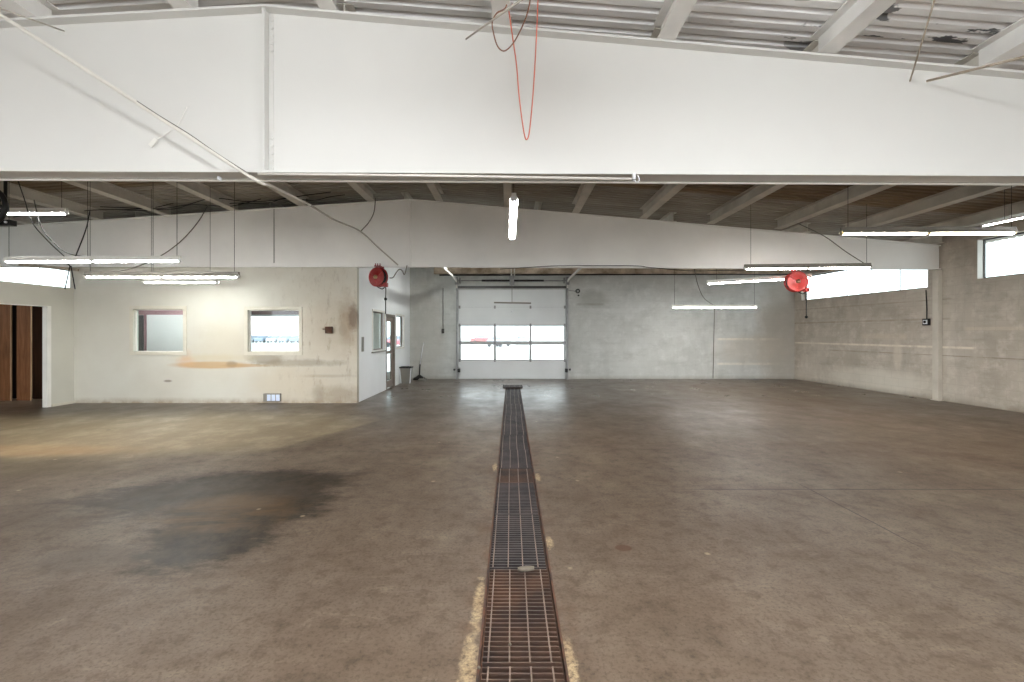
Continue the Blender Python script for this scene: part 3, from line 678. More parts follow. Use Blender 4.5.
for s, px in ((-1, 457), (1, 567.2)):
    x = dx(px)
    b = MB(); b.box(x - .03, x + .03, YB - .06, YB + .0, 0, 3.2); b.box(x - .02, x + .02, YB - .09, YB - .06, 0, 3.1); b.build('track', 'steel', d)
    # the curved and level run of the track
    b = MB(); xa = x
    pts = smooth([(xa, YB - .07, 3.1), (xa, YB - .14, 3.26), (xa, YB - .4, 3.35), (xa, YB - 1.2, 3.36), (xa, YB - 3.2, 3.37)], 5)
    for p, q in zip(pts[:-1], pts[1:]): b.bar(p, q, .022, .032)
    b.build('ceiling_track', 'trim', d)
    b = MB(); b.box(x - .06 * s - .02, x - .06 * s + .06, YB - .18, YB - .02, .24, .36); b.tube([(x + s * .08, YB - .1, .3), (x + s * .08, YB - .1, .36)], .03); b.build('photo_sensor', 'black', d)
    b = MB(); b.box(x - .05, x + .05, YB - .22, YB - .03, 3.2, 3.46); b.lathe([(.09, -.02), (.1, -.02), (.1, .02), (.09, .02)], (x - s * .12, YB - .14, dz(281)), (1, 0, 0), 16); b.build('cable_drum', 'steel', d)
b = MB(); b.tube([(dx(457), YB - .14, dz(281)), (dx(567), YB - .14, dz(281))], .014); b.build('torsion_shaft', 'steel', d)
for a, c in ((482, 511), (513, 543.5)):
    b = MB(); n = 180; pts = []
    for i in range(n + 1):
        t = i / n; an = t * 2 * math.pi * 26; pts.append((dx(a) + (dx(c) - dx(a)) * t, YB - .14 + .032 * math.cos(an), dz(281) + .032 * math.sin(an)))
    b.tube([(dx(a), YB - .14, dz(281)), (dx(c), YB - .14, dz(281))], .03); b.tube(pts, .008, 4); b.build('torsion_spring', 'black', d)
b = MB(); b.box(dx(511) - .05, dx(513) + .04, YB - .2, YB - .02, dz(285.5), dz(276)); b.build('bearing_plate', 'steel', d)
b = MB(); b.box(DX0 + .0, DX1, YB - .03, YB - .005, dz(288.5), dz(286)); b.build('weather_strip', 'dark_frame', d)
for px in (510, 514):
    pass
for px, lab in ((511.3, 'left of the two white straps hanging over the overhead door'), (514.4, 'right of the two white straps hanging over the overhead door')):
    b = MB(); D = 13.2; c = P(px, 275.5, D); b.box(c.x - .016, c.x + .016, D - .006, D + .006, c.z, 4.1); tag(b.build('hanger_strap', 'white_pipe'), lab, 'strap')

# ------------------------------------------------------------ strip lights
def strip(p0, p1, label, seg=1, body='reflector', lamp='lamp', wires=(), tw=.028, bw=.04, bh=.024, group='hanging strip lights', wire_top=None, tubes=1):
    p0, p1 = Vector(p0), Vector(p1); u = (p1 - p0).normalized(); L = (p1 - p0).length
    v = Vector((0, 0, 1)).cross(u).normalized(); w = u.cross(v); c = (p0 + p1) / 2
    r = root('strip_light', c, label, 'light', group)
    b = MB(); b.obox(c + w * (tw + bh), u, v, w, L / 2, bw * .6, bh)
    # sloping reflector wings
    for s in (-1, 1):
        q = [c + w * (tw + bh * .4) + v * (s * bw * .6), c + w * (-.2 * tw) + v * (s * bw), c + w * (-.2 * tw) + v * (s * (bw + .004)), c + w * (tw + bh * .6) + v * (s * (bw * .6 + .004))]
        b.prism(q, lambda p: p - u * (L / 2), lambda p: p + u * (L / 2))
    b.build('housing', body, r, .004)
    for i in range(seg):
        a = p0 + u * (L * i / seg + .035); e = p0 + u * (L * (i + 1) / seg - .035)
        for s in ([0] if tubes == 1 else [-.024, .024] if tubes == 2 else [-.075, .075]):
            b = MB(); b.tube([a + v * s, e + v * s], tw, 10); b.build('tube', lamp, r)
        for q, g in ((a, -1), (e, 1)):
            b = MB(); b.obox(q + u * (g * .017), u, v, w, .016, (.022, .042, .09)[tubes - 1], .026); b.build('socket', 'socket' if lamp == 'lamp_warm' else 'white_plastic', r)
    for t in wires:
        q = p0 + u * (L * t) + w * (tw + bh * 2); zz = zt(q.x) + JD if wire_top is None else wire_top
        b = MB(); b.tube([q - Vector((0, 0, .03)), (q.x, q.y, zz)], .0035, 5); b.build('hanger_wire', 'rubber', r)
    return r
def along(px0, px1, py0, py1, D0, D1=None): return P(px0, py0, D0), P(px1, py1, D1 or D0)
a, e = along(-9, 67, 213, 213, 7.36); strip(a, e, 'short strip light high at the left picture edge beside the black fan', 1, wires=(.2, .93), tw=.03)
a, e = along(5.5, 180.5, 261, 260, 6.38); strip(a, e, 'longest glowing strip light on the left above the low partition', 2, wires=(.02, .47, .98), tw=.03, bw=.036, bh=.014)
a, e = along(85.5, 239, 276.5, 276.5, 7.33); strip(a, e, 'strip light with dark channel hanging before the left office window', 2, 'fixture_dark', 'lamp_soft', wires=(.03, .44, .97), tw=.026)
a, e = along(144, 217.5, 282.3, 282.3, 9.2); strip(a, e, 'lowest strip light near the office wall between its two windows', 1, 'reflector', 'lamp_soft', wires=(.1, .9), tw=.02, bw=.07)
a, e = along(841, 1015, 233, 232.5, 6.38); strip(a, e, 'twin tube strip light at upper right with a warm glow', 2, 'fixture_dark', 'lamp_warm', wires=(.04, .98), tw=.03)
a, e = along(744.5, 870.5, 268.5, 267, 8.9); strip(a, e, 'strip light with dark channel right above the right hose reel', 2, 'fixture_dark', wires=(.05, .97), tw=.03)
a, e = along(707, 812, 283.4, 277.2, 11.8, 10.6); strip(a, e, 'slanting strip light behind the right hose reel', 1, wires=(.1, .9), tw=.03)
a, e = along(672, 757, 307.3, 307.3, 13.3); strip(a, e, 'farthest strip light hanging low before the back wall', 2, 'reflector', wires=(.03, .97), tw=.024)
a, e = Vector((7.63, 5.2, 3.27)), Vector((7.63, 7.45, 3.30)); strip(a, e, 'strip light running towards the camera at the right picture edge', 1, wires=(.85,), tw=.013, bw=.025, bh=.012)
a, e = Vector((.035, 5.65, 3.22)), Vector((.02, 8.1, 3.24)); strip(a, e, 'vertical looking strip light hanging at the middle behind the girder', 1, wires=(.03, .97), tubes=2, tw=.024, bw=.05)
for (x, y) in ((.3, .6), (-3.6, -2.6), (4.6, -2.6), (-8.2, -2.6), (.3, -2.6), (8.4, -2.6), (-8.5, 1.2), (8.0, .6)):  # unseen lamps; the low ones are added fill for girder and deck
    zz_ = 3.9 if (x, y) == (.3, .6) else 2.1
    hl = .3 if zz_ > 3.8 else 1.22
    strip((x, y - hl, zz_), (x, y + hl, zz_), 'strip light behind the camera, outside the picture', 1, lamp='lamp_high' if zz_ > 3.8 else 'lamp_rear', wires=(.1, .9), tubes=3, tw=.022, bw=.012, bh=.02, group='strip lights behind the camera')
for x in (-9.2, -8.2, -5.2): strip((x, 10.9, 2.75), (x + .01, 12.2, 2.75), 'strip light inside the office, hidden from view', 1, lamp='lamp_office', wires=(), tubes=3, group='strip lights inside the office')  # fill lamps added to brighten the partition behind the left window
strip((-1.3, 11.8, 3.62), (-1.3, 14.2, 3.62), 'strip light of the rear bay, hidden above the rear girder edge', 1, 'fixture_dark', 'lamp_soft', wires=(.1, .9), group='hidden strip light of the rear bay')  # lamp added out of sight to lift the dim rear bay
# unlit bar light before the overhead door
r = root('unlit_strip_light', P(512.5, 303, 14.0), 'thin unlit bar light hanging on a rod before the overhead door', 'light')
b = MB(); b.bar(P(494, 302.6, 14.0), P(531, 303.2, 14.0), .03, .022); b.build('housing', 'fixture_dark', r, .004)
b = MB(); b.tube([P(512, 302, 14.0), (P(512, 302, 14.0).x, 14.0, 4.2)], .008, 6); b.build('rod', 'grey_cable', r)
b = MB(); b.lathe([(.0, 0), (.03, .01), (.035, .05), (.01, .06)], P(512, 312.3, 15.6), (0, 0, 1), 10); tag(b.build('door_pull', 'white_plastic'), 'small white pull handle on the upper door panel', 'handle')

# ------------------------------------------------------------ cables, pipes and cords
D = 4.05
cable('conduit_pipe', [P(-60, -27, 3.77), P(0, 14.5, 3.84), P(135, 101.5, 4.0), P(250, 176.5, 4.145), P(272, 186, 4.6), P(310, 205, 6.4)], .016, 'white_pipe', 'white pipe slanting down across the front girder from top left', 'pipe')
cable('slack_cable', [P(310, 205, 6.4), P(335, 220, 8.6), P(360, 231, 10.08), P(380, 249, 10.1), P(398, 265, 10.12)], .016, 'tan_cable', 'pale cable drooping from the pipe end to the left hose reel', 'cable')
cable('branch_cable', [P(375.5, 198, 10.1), P(374, 212, 10.12), P(369, 222, 10.13), P(361, 231, 10.13)], .011, 'grey_cable', 'short grey cable curving from the roof to the drooping cable')
cable('spiral_cord', [P(137, 101, 3.97), P(160, 116, 4.0), P(190, 134.5, 4.04), P(215, 152, 4.07), P(250, 174.5, 4.11)], .004, 'grey_cable', 'thin dark cord tied along the lower half of the white pipe', 'cord')
b = MB(); b.tube(smooth([P(187, 107, 4.222), P(178, 124, 4.222), P(166, 134, 4.222), P(157, 139, 4.222)]), .004, 6)
c = P(153, 142.5, 4.222); u = (P(150, 145.5, 4.222) - P(157, 138, 4.222)).normalized(); b.obox(c, u, (0, 1, 0), u.cross(Vector((0, 1, 0))), .042, .003, .02)
tag(b.build('wire_tag', 'reflector'), 'pale wire with a flat tag end on the girder behind the white pipe', 'tag')
# orange cord
D = 4.03
cable('orange_cord', [P(505, -14, D), P(508, 5, D), P(513, 40, D), P(516.5, 65, D), P(519, 95, D), P(521.8, 118, D), P(524.3, 134, D), P(526.5, 139.5, D), P(529, 134, D), P(531.5, 112, D), P(534, 80, D), P(536.3, 40, D), P(538, 0, D), P(538.4, -14, D)], .006, 'orange', 'long loop of orange cord dangling before the front girder', 'cord')
cable('brown_cord', [P(531, -14, 3.95), P(529.5, 4, 3.95), P(525, 20, 3.95), P(517, 37, 3.95), P(510, 47, 3.95), P(503.5, 51, 3.95), P(497.5, 46, 3.95), P(493.5, 33, 3.95), P(492.3, 22, 3.95), P(497, 13, 3.95), P(506, 7, 3.95), P(508, -12, 3.95)], .006, 'brown_cord', 'short loop of brown cord tied at the top of the orange cord', 'cord')
cable('tie_rod', [P(466, 39, 4.18), P(490, 22, 3.9), P(530, -6, 3.5)], .008, 'tan_cable', 'grey tie rod reaching from the girder behind the orange cord', 'rod', sm=False)
cable('roof_rope', [P(910, 81, 4.3), P(922, 42, 3.9), P(937, -8, 3.45)], .007, 'rope', 'thin tan rope rising from the girder at upper right', 'rope', sm=False)
cable('brace_pipe', [P(927, 81, 4.3), P(1040, 53, 3.5)], .011, 'rope', 'thin pale pipe leaving the picture at the upper right corner', 'pipe', sm=False)
cable('brace_wire', [P(64, 31, 4.2), P(-20, 1, 3.5)], .007, 'tan_cable', 'thin wire at the upper left corner above the white pipe', 'wire', sm=False)
# conduit along the back lip of the front girder
b = MB(); xs_ = [-7.5, -3, 0, 3, 6.5]
b.tube([(x, YG1 + .0146 * x + .085, 3.012) for x in xs_], .011); tag(b.build('girder_conduit', 'white_pipe'), 'thin white conduit under the bottom edge of the front girder', 'conduit')
b = MB(); b.tube([P(258, 174, 4.15), P(420, 175.5, 4.17), P(632, 179, 4.2)], .012); tag(b.build('air_pipe', 'white_pipe'), 'white air pipe along the middle of the front girder edge', 'pipe')
def clamp(px, py, D, label, k=1.0):
    b = MB(); c = P(px, py, D); b.box(c.x - .01 * k, c.x + .01 * k, D - .02, D + .03, c.z - .015 * k, c.z + .04 * k); b.tube(smooth([c + Vector((.0, 0, -.02)) * 1, c + Vector((.025 * k, -.01, -.04 * k)), c + Vector((.045 * k, -.01, -.02 * k)), c + Vector((.03 * k, -.01, .02 * k))]), .005 * k)
    tag(b.build('beam_clamp', 'white_plastic'), label, 'clamp')
clamp(634, 178, 4.16, 'white hook clamp at the right end of the air pipe')
clamp(219, 179, 4.15, 'small white hook clamp under the girder left of the pipe', .5)
# black cables and their roof runs
D = 7.2
cable('lamp_cable', [P(17, 178, 7.2), P(24, 198, 7.1), P(32, 222, 6.9), P(48, 241, 6.6), P(65, 257, 6.42)], .007, 'rubber', 'black cable sagging from the roof to the longest strip light', 'cable')
cable('lamp_cable', [P(34, 200, 7.3), P(41, 226, 7.1), P(55, 244, 6.8), P(70, 254, 6.5), P(92, 257, 6.42)], .006, 'rubber', 'thinner curved black cable right beside the sagging one at left', 'cable')
cable('lamp_cable', [P(90, 210, 7.4), P(86, 229, 7.0), P(75, 258, 6.42)], .008, 'rubber', 'straight dark cable dropping to the middle of the longest strip light', 'cable')
cable('lamp_cable', [P(208, 205, 9.6), P(198, 222, 9.0), P(180, 242, 8.4), P(155, 259, 7.8), P(125, 270, 7.4), P(92, 273, 7.33)], .009, 'grey_cable', 'grey cable curving down to the dark channel strip light', 'cable')
cable('lamp_cable', [P(694, 268, 12.6), P(698, 285, 12.9), P(704, 298, 13.1), P(714, 305.5, 13.3)], .009, 'grey_cable', 'grey cable curving down to the farthest strip light', 'cable')
cable('lamp_cable', [P(795, 222, 9.9), P(824, 236, 9.4), P(845, 251, 9.1), P(866, 264.5, 8.95)], .009, 'grey_cable', 'grey cable slanting down to the strip light over the right reel', 'cable')
zz = lambda px, D: zt((px - CX) / F * D)
for i, (x0, x1, sag, dy, lab) in enumerate(((-20, 175, .06, 9.9, 'black cable sagging along the roof joists at far left'), (120, 262, .1, 10.0, 'black cable sagging between roof joists above the left office window'), (225, 345, .07, 10.05, 'black cable drooping above the right office window'), (100, 330, .14, 9.75, 'long dark cable run looped along the top of the rear girder'))):
    pts = []
    for k in range(9):
        t = k / 8; px = x0 + (x1 - x0) * t; X = (px - CX) / F * dy
        pts.append((X, dy + .06 * math.sin(k * 2.1 + i), zt(X) + .12 - sag * math.sin(math.pi * ((t * 2) % 1)) * .8))
    cable('roof_cable', pts, .009, 'rubber', lab, 'cable', n=4)
cable('beam_cable', [P(px, py, 10.22 + .033 * max(0, (px - CX) / 44 + 2.26)) for px, py in ((500, 269), (530, 267.3), (560, 265.8), (632, 265.8), (650, 267.5), (690, 270.8), (720, 270.5), (746, 270))], .008, 'rubber', 'thin black cable draped along the lower edge of the rear girder', 'cable')
cable('black_pipe', [(dx(440), YB - .12, dz(275.5)), (dx(788), YB - .12, dz(274.5))], .024, 'black', 'long black pipe high along the back wall', 'pipe', sm=False)
for px, y0, y1, lab in ((274, 207, 263, 'thin vertical conduit on the rear girder above the right office window'),):
    cable('conduit_drop', [P(px, y0, 10.26), P(px, y1, 10.26)], .008, 'grey_cable', lab, 'conduit', sm=False)
cable('cord_drop', [P(66, 262, 9.8), P(70, 266, 10.0), P(65, 289, 10.0)], .012, 'rubber', 'dark cord dropping over the end of the low left partition', 'cord', sm=False)
cable('cord_drop', [P(71, 266, 10.0), P(75, 289.0, 10.1)], .01, 'rubber', 'second dark cord just right of the cord on the left partition', 'cord', sm=False)
b = MB(); b.bar(P(20, 264.5, 10.05), P(78, 269.8, 10.1), .03, .03); tag(b.build('timber_strip', 'rope'), 'tan timber strip above the end of the left partition', 'timber')
cable('wall_conduit', [P(443, 288, 15.66), P(443, 328, 15.66)], .012, 'grey_cable', 'thin conduit down the back wall left of the overhead door', 'conduit', sm=False)
cable('wall_conduit', [P(797.5, 320, 15.6), P(797.5, 362, 15.6)], .025, 'grey_cable', 'grey conduit in the right rear corner below the hose reel', 'conduit', sm=False)
cable('wall_conduit', [P(714.5, 309, 15.66), P(713, 378, 15.66)], .012, 'grey_cable', 'thin conduit down the back wall below the farthest strip light', 'conduit', sm=False)
# control devices
r = root('door_switch', P(443, 331, 15.65), 'small black switch box on the back wall left of the overhead door', 'switch')
c = P(443, 331, 15.66); b = MB(); b.box(c.x - .04, c.x + .04, YB - .07, YB, c.z - .08, c.z + .08); b.build('box', 'black', r, .006)
for s in (-.04, 0, .04):
    b = MB(); b.lathe([(.014, 0), (.014, .012), (.008, .016)], (c.x, YB - .07, c.z + s), (0, -1, 0), 10); b.build('button', 'grey_plastic', r)
x, y, z = XR, 11.05 - .5, 0
c = Vector((XR, 15.7 - (15.7 - 11.0) / math.cos(.06), H + 11 * 11.0 / 460)); r = root('wall_control', c, 'black and white control box on the right wall beside the column', 'control box')
b = MB(); b.box(XR - .06, XR, c.y - .08, c.y + .08, c.z - .08, c.z + .08); b.build('box', 'black', r, .008)
b = MB(); b.box(XR - .066, XR - .06, c.y - .055, c.y + .055, c.z - .05, c.z + .05); b.build('dial_plate', 'white_plastic', r)
b = MB(); b.lathe([(.028, 0), (.028, .02), (.012, .024)], (XR - .066, c.y, c.z), (-1, 0, 0), 14); b.build('dial', 'black', r)
b = MB(); b.tube([(XR - .02, c.y, c.z + .08), (XR - .02, c.y - .0, c.z + .3), (XR - .02, c.y + .02, 2.6)], .011); b.build('conduit', 'rubber', r)
# bracket with coil right of the door
r = root('cable_hook', P(574, 291, 15.6), 'steel hook with a small black coil right of the overhead door', 'hook')
b = MB(); b.bar(P(567, 290, 15.6), P(577, 291.5, 15.6), .012, .012); b.build('arm', 'steel', r)
b = MB(); b.torus(P(577.8, 291, 15.58), (0, 1, 0), .06, .018, 18, 6); b.build('coil', 'black', r)
b = MB(); b.lathe([(.0, 0), (.03, .01), (.03, .05), (.0, .06)], P(578.5, 296.3, 15.58), (0, 0, 1), 10); b.build('weight', 'black', r)
# office wall devices
c = P(329.5, 330, YG2); r = root('electric_box', c, 'small rusty brown electric box on the office wall', 'electric box')
b = MB(); b.box(c.x - .075, c.x + .075, YG2 - .07, YG2, c.z - .075, c.z + .075); b.build('box', 'rust', r, .006)
b = MB(); b.box(c.x - .06, c.x + .02, YG2 - .076, YG2 - .07, c.z - .055, c.z + .055); b.build('cover', 'rust', r)
b = MB(); b.tube([(c.x - .075, YG2 - .03, c.z + .02), (c.x - .13, YG2 - .03, c.z + .02), (c.x - .15, YG2, c.z + .02)], .01); b.build('stub_pipe', 'rust', r)
c = P(273, 397.3, YG2); r = root('outlet_box', c, 'grey outlet box with bluish white covers low on the office wall', 'outlet')
b = MB(); b.box(c.x - .19, c.x + .19, YG2 - .06, YG2, c.z - .09, c.z + .09); b.build('box', 'grey_plastic', r, .006)
for s in (-.06, .04, .14):
    b = MB(); b.box(c.x + s - .042, c.x + s + .042, YG2 - .068, YG2 - .06, c.z - .07, c.z + .07); b.build('cover', 'bluewhite', r, .003)
c = Vector((XO, SD(362.5), 1.35)); b = MB(); b.box(XO, XO + .015, c.y - .07, c.y + .07, 1.14, 1.48); tag(b.build('wall_plate', 'grey_plastic', None, .003), 'narrow grey plate on the white office side wall', 'plate')

# ------------------------------------------------------------ hose reels
def reel(c, ax, R, mat, label, hose_end, ball, zf):
    ax = Vector(ax).normalized(); c = Vector(c); r = root('hose_reel', c, label, 'hose reel')
    w = .07
    for s, nm in ((-1, 'rear_disc'), (1, 'front_disc')):
        b = MB(); b.lathe([(.02, -.006), (R * .45, -.01), (R * .9, .0), (R, -.012), (R + .008, .0), (R, .012), (R * .9, .01), (R * .5, .0), (R * .42, .014), (.02, .014)] if s > 0 else [(.02, -.008), (R, -.008), (R + .006, 0), (R, .008), (.02, .008)], c + ax * (s * w), ax, 36); b.build(nm, mat, r)
    b = MB(); b.lathe([(R * .35, -w), (R * .35, w)], c, ax, 24)
    for i in range(5):
        b.torus(c + ax * (-w + .02 + i * .027), ax, R * .8, .016, 28, 6)
    b.build('wound_hose', 'rubber', r)
    b = MB(); b.lathe([(.045, 0), (.045, .03), (.025, .05), (.012, .06)], c + ax * (w + .01), ax, 16); b.build('hub', 'brass', r)
    for k in range(3):
        an = k * 2.1 + .5; u = ax.cross(Vector((0, 0, 1))).normalized(); v = u.cross(ax)
        d0 = u * math.cos(an) + v * math.sin(an)
        b = MB(); b.bar(c + ax * (w + .014) + d0 * .05, c + ax * (w + .012) + d0 * R * .85, .012, .006); b.build('spoke', mat, r)
    b = MB(); b.bar(c - ax * (w + .03) + Vector((0, 0, -R * .3)), c - ax * (w + .03) + Vector((0, 0, zf - c.z)), .05, .01)
    b.box(c.x - .07, c.x + .07, c.y - .1, c.y + .14, zf - .02, zf); b.build('mount_bracket', mat, r)
    for s in (-.05, 0, .05):
        b = MB(); b.lathe([(.012, 0), (.012, .05), (.005, .055)], (c.x + s, c.y - .06, zf - .003), (0, 0, 1), 6); b.build('bracket_bolt', mat, r)
    h = Vector(hose_end); g = Vector((h.x, c.y, c.z - R * .82)); 
    b = MB(); b.bar(c + Vector((0, 0, -R * .55)) + (g - c) * .25, g, .02, .03); b.obox(g, (1, 0, 0), (0, 1, 0), (0, 0, 1), .045, .05, .045); b.build('guide_arm', mat, r)
    b = MB(); b.tube(smooth([g + Vector((-.22 * 1 if c.x < h.x else .2, 0, -.02)), g + Vector((-.08 if c.x < h.x else .08, 0, -.09)), g + Vector((0, 0, -.05)), Vector((h.x, c.y, (g.z + h.z) / 2)), Vector((h.x + .0, c.y, h.z))]), .011); b.build('hose', 'rubber', r)
    b = MB(); b.lathe([(.001, -.035), (.025, -.025), (.035, 0), (.025, .025), (.001, .035)], (h.x, c.y, ball), (0, 0, 1), 12); b.build('stop_ball', 'black', r)
    return r
D = 10.14
c = P(378.5, 277.3, D); h = P(385.6, 314, D)
reel(c, (-.42, -.9, .0), .205, 'red', 'dark red hose reel hung above the office side wall', h, P(385, 299, D).z, 3.044)
D = 10.42; c = P(796, 281.8, D); h = P(806.3, 317, D)
reel(c, (-.1, -1, 0), .225, 'red_face', 'bright red hose reel hung before the long right window', h, P(806, 317, D).z, 3.044)
cable('air_hose', [P(389.5, 278, 10.14), P(393, 277.5, 10.14), P(396, 273, 10.05), P(399, 269.5, 10.1), P(402, 270.5, 10.12), P(404.5, 274.5, 10.12), P(407, 265.5, 10.23)], .011, 'grey_cable', 'short grey hose wriggling from the left reel to the girder', 'hose')

# ------------------------------------------------------------ trash can and broom
D = 14.3; c = P(406.3, 383.5, D); c.z = 0
r = root('trash_can', c, 'grey tapered trash can standing by the office side wall', 'trash can')
b = MB(); rings = []
def rect(hx, hy, z): return [(c.x - hx, c.y - hy, z), (c.x + hx, c.y - hy, z), (c.x + hx, c.y + hy, z), (c.x - hx, c.y + hy, z)]
b.loft([rect(.12, .10, 0.0), rect(.165, .14, .5), rect(.155, .13, .5), rect(.11, .09, .02)]); o = b.build('bin_body', 'grey_plastic', r, .008)
for p in o.data.polygons: p.use_smooth = False
b = MB(); b.loft([rect(.185, .16, .485), rect(.185, .16, .525), rect(.15, .125, .525), rect(.15, .125, .485), rect(.185, .16, .485)], cap=False); o = b.build('rim', 'black', r)
for p in o.data.polygons: p.use_smooth = False
for s in (-1, 1):
    b = MB(); b.bar((c.x + s * .14, c.y - .115, .02), (c.x + s * .178, c.y - .15, .48), .016, .008); b.build('side_strip', 'white_plastic', r)
bx = P(420.8, 379, 15.45)
r = root('broom', (bx.x, 15.4, 0), 'white handled broom with black head leaning at the back wall', 'broom')
b = MB(); b.tube([(bx.x - .02, 15.42, .5), (bx.x + .05, 15.66, 1.24)], .014); b.build('handle', 'white_plastic', r)
b = MB(); b.tube([(bx.x - .035, 15.37, .12), (bx.x - .02, 15.42, .52)], [.02, .02]); b.build('grip', 'black', r)
b = MB()
b.loft([[(bx.x - .03 + sx * w_, 15.36 + sy * t_, z) for sx, sy in ((-1, -1), (1, -1), (1, 1), (-1, 1))] for (w_, t_, z) in ((.2, .06, .0), (.19, .055, .07), (.1, .04, .12), (.03, .025, .17))]); b.build('bristle_head', 'black', r)
r = root('dustpan', (bx.x + .12, 15.1, 0), 'flat grey dustpan on the floor beside the broom', 'dustpan')
b = MB(); b.loft([[(bx.x - .02, 14.95, .003), (bx.x + .28, 14.95, .003), (bx.x + .28, 14.95, .012), (bx.x - .02, 14.95, .012)], [(bx.x - .0, 15.2, .003), (bx.x + .26, 15.2, .003), (bx.x + .26, 15.2, .07), (bx.x - .0, 15.2, .07)]]); b.build('pan', 'fixture_dark', r)
b = MB(); b.tube([(bx.x + .13, 15.19, .05), (bx.x + .13, 15.27, .09)], .014); b.build('handle', 'fixture_dark', r)

# ------------------------------------------------------------ timber boards beyond the doorway
bd = [(-45, -27, 10.7, 'wood'), (-22, -8, 10.7, 'wood'), (-6, 11.7, 10.7, 'wood'), (17.5, 31.8, 10.72, 'wood'), (33.8, 52, 10.98, 'wood_dark')]
labs = ['brown timber board outside the left edge of the picture', 'brown timber board hidden left of the doorway view', 'brown timber board at the left picture edge inside the doorway', 'brown timber board in the middle of the left doorway', 'darkest timber board beside the white doorway trim']
for (p0, p1, D, m), lab in zip(bd, labs):
    x0, x1 = (p0 - CX) / F * D, (p1 - CX) / F * D
    r = root('timber_board', ((x0 + x1) / 2, D, 0), lab, 'board', 'tall timber boards beyond the left doorway')
    b = MB(); b.box(x0, x1 - .018, D - .02, D + .012, 0, 2.45); b.build('face', m, r, .003)
    b = MB(); b.box(x1 - .018, x1, D - .021, D + .012, 0, 2.45); b.build('edge_strip', 'wood_edge' if m == 'wood' else 'wood_dark', r, .002)
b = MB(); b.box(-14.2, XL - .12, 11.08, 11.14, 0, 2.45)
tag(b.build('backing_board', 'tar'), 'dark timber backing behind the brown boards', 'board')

# ------------------------------------------------------------ fan at the left edge
c = P(-13, 206, 6.0); r = root('ceiling_fan', c, 'black round fan cut off by the left picture edge', 'fan')
b = MB()
for rr, off in ((.235, 0), (.225, -.05), (.225, .05), (.15, -.08), (.15, .08), (.08, -.09)): b.torus(c + Vector((0, off, 0)), (0, 1, 0), rr, .006, 32, 6)
b.torus(c, (0, 1, 0), .24, .03, 32, 8)
for k in range(16):
    an = k * math.pi / 8; d0 = Vector((math.cos(an), 0, math.sin(an)))
    for s in (-1, 1): b.tube([c + d0 * .05 + Vector((0, s * .09, 0)), c + d0 * .15 + Vector((0, s * .08, 0)), c + d0 * .235 + Vector((0, s * .01, 0))], .004, 5)
b.build('cage', 'black', r)
b = MB(); b.lathe([(.02, -.04), (.06, -.02), (.07, .08), (.06, .16), (.02, .18)], c, (0, 1, 0), 18); b.build('motor', 'black', r)
for k in range(4):
    an = k * math.pi / 2 + .3; u = Vector((math.cos(an), 0, math.sin(an))); v = Vector((-math.sin(an), .5, math.cos(an))).normalized(); w = u.cross(v)
    b = MB(); b.obox(c + u * .13 + Vector((0, -.02, 0)), u, v, w, .075, .05, .003); b.build('blade', 'black', r)
b = MB(); b.tube([c + Vector((0, .1, -.02)), c + Vector((0, .22, -.02)), Vector((c.x, c.y + .22, zt(c.x) + JD))], .02); 
b.bar(c + Vector((.0, .1, -.2)), c + Vector((.24, .1, -.2)), .04, .035); b.build('mount', 'black', r)
b = MB(); b.lathe([(.014, 0), (.014, .02)], c + Vector((.2, .05, -.2)), (0, -1, 0), 10); b.build('switch', 'white_plastic', r)

# ------------------------------------------------------------ cars outside
def car(x, y, rz, col, label, group='parked cars in the yard'):
    z = slope(y); r = root('car', (0, 0, 0), label, 'car', group)
    mt = paint('car_paint', col, .02, 1, .3, .5)
    b = MB(); W = .88
    prof = [(-2.2, .3), (-2.25, .6), (-2.1, .9), (-1.2, .98), (1.1, .98), (2.0, .86), (2.2, .62), (2.15, .3)]
    b.prism(prof, lambda p: (p[0], -W, p[1]), lambda p: (p[0], W, p[1])); b.build('body', mt, r, .05)
    b = MB(); pr = [(-1.7, .97), (-1.15, 1.42), (.25, 1.45), (1.05, .97)]
    b.prism(pr, lambda p: (p[0], -W * (.95 if p[1] < 1 else .78), p[1]), lambda p: (p[0], W * (.95 if p[1] < 1 else .78), p[1])); b.build('cabin_glass', 'car_glass', r, .03)
    b = MB(); pr = [(-1.15, 1.42), (-1.1, 1.47), (.2, 1.5), (.27, 1.44)]
    b.prism(pr, lambda p: (p[0], -W * .78, p[1]), lambda p: (p[0], W * .78, p[1])); b.build('roof', mt, r)
    for sx in (-1.4, 1.4):
        for sy in (-1, 1):
            b = MB(); b.lathe([(.2, -.1), (.33, -.1), (.33, .1), (.2, .1)], (sx, sy * .8, .33), (0, 1, 0), 18); b.build('wheel', 'tyre', r)
    r.location = (x, y, z); r.rotation_euler = (0, 0, rz)
    return r
cl = [(253, 95, 1.57, (190, 196, 206), 'pale grey car at the left end of the row in the right office window'), (264, 95, 1.57, (150, 160, 176), 'second car from the left in the right office window'),
      (275.5, 95, 1.57, (205, 210, 216), 'silver car in the middle of the right office window'), (287, 95, 1.57, (168, 186, 210), 'pale blue car right of the middle in the right office window'),
      (298.5, 95, 1.57, (140, 150, 168), 'grey car at the right end of the row in the right office window'), (483, 84, .02, (196, 84, 84), 'red car seen side on through the left door panes'),
      (499, 62, 1.2, (176, 182, 196), 'grey car seen through the middle lower door pane'), (522, 75, 1.57, (214, 216, 220), 'white car seen through the right of the middle door pane'),
      (398.5, 60, .3, (206, 120, 130), 'pinkish red car seen through the glass door window')]
for px, D, rz, col, lab in cl: car((px - CX) / F * D, D, rz, col, lab)

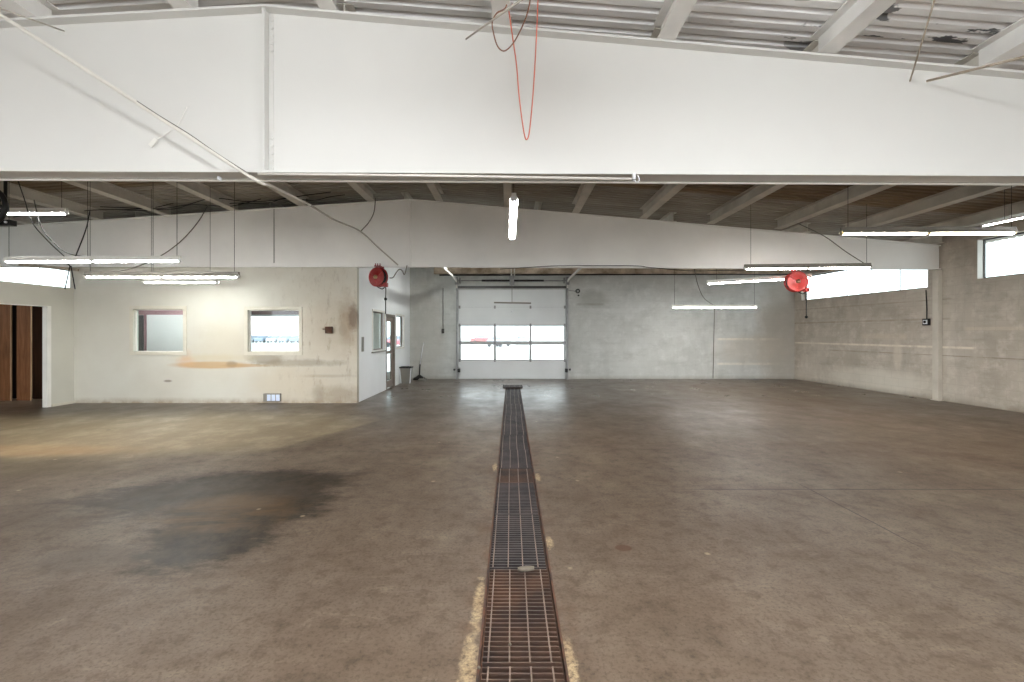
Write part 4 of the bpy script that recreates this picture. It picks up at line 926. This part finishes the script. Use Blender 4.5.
# the right hand wall runs slightly out of square with the drain
TH = math.atan(.06); piv = Vector((XR, YB, 0)); RM = Matrix.Rotation(TH, 4, 'Z')
for o in list(S.objects):
    if o.parent is None and (o.name.split('.')[0] in ('wall_right', 'window_1', 'window_2', 'window_3', 'steel_column', 'wall_control')):
        o.location = piv + RM @ (Vector(o.location) - piv); o.rotation_euler.z += TH

# ------------------------------------------------------------ camera, sky, daylight
cam = bpy.data.cameras.new('camera'); co = bpy.data.objects.new('camera', cam); C.objects.link(co)
co.location = (0, 0, H); co.rotation_euler = (math.pi / 2, 0, 0)
cam.sensor_width = 36; cam.lens = F / 1024 * 36; cam.clip_start = .05; cam.clip_end = 500
cam.shift_x = 1.0 / 1024; cam.shift_y = -8.0 / 1024
S.camera = co
w = bpy.data.worlds.new('sky'); S.world = w; w.use_nodes = True
bg = w.node_tree.nodes['Background']; bg.inputs[0].default_value = (.93, .97, 1.0, 1); bg.inputs[1].default_value = 2.4
def portal(name, loc, rot, sx, sy):
    l = bpy.data.lights.new(name, 'AREA'); l.shape = 'RECTANGLE'; l.size = sx; l.size_y = sy; l.cycles.is_portal = True
    o = bpy.data.objects.new(name, l); C.objects.link(o); o.location = loc; o.rotation_euler = rot
R90 = math.pi / 2
for x0, x1 in ((-13.5, -6.4), (-6.1, .4), (.7, 9.2)): portal('daylight_portal', ((x0 + x1) / 2, YF - .25, 1.95), (R90, 0, math.pi), x1 - x0, 3.9)
for (y0, y1, z0, z1) in (holesA, holesB, holesC): portal('daylight_portal', (XR + .25, (y0 + y1) / 2, (z0 + z1) / 2), (R90, 0, R90), y1 - y0, z1 - z0)
for (y0, y1, z0, z1) in ((10.8, 15.2, 2.5, 3.62), (4.9, 9.8, 2.55, 3.42)): portal('daylight_portal', (XW - .25, (y0 + y1) / 2, (z0 + z1) / 2), (R90, 0, -R90), y1 - y0, z1 - z0)
portal('daylight_portal', ((DX0 + DX1) / 2, YB + .28, 1.25), (R90, 0, 0), DX1 - DX0, 1.3)
portal('daylight_portal', (-7.9, YB + .28, 1.31), (R90, 0, 0), 2.8, 1.92)
portal('daylight_portal', (-4.06, YB + .28, 1.24), (R90, 0, 0), .88, 2.07)

S.view_settings.view_transform = 'Standard'; S.view_settings.look = 'None'; S.view_settings.gamma = 1; S.view_settings.use_curve_mapping = False
S.view_settings.exposure = 0.85
cy = S.cycles
cy.use_denoising = True; cy.max_bounces = 7; cy.diffuse_bounces = 5; cy.glossy_bounces = 3; cy.transparent_max_bounces = 12; cy.sample_clamp_indirect = 6
cy.caustics_reflective = False; cy.caustics_refractive = False
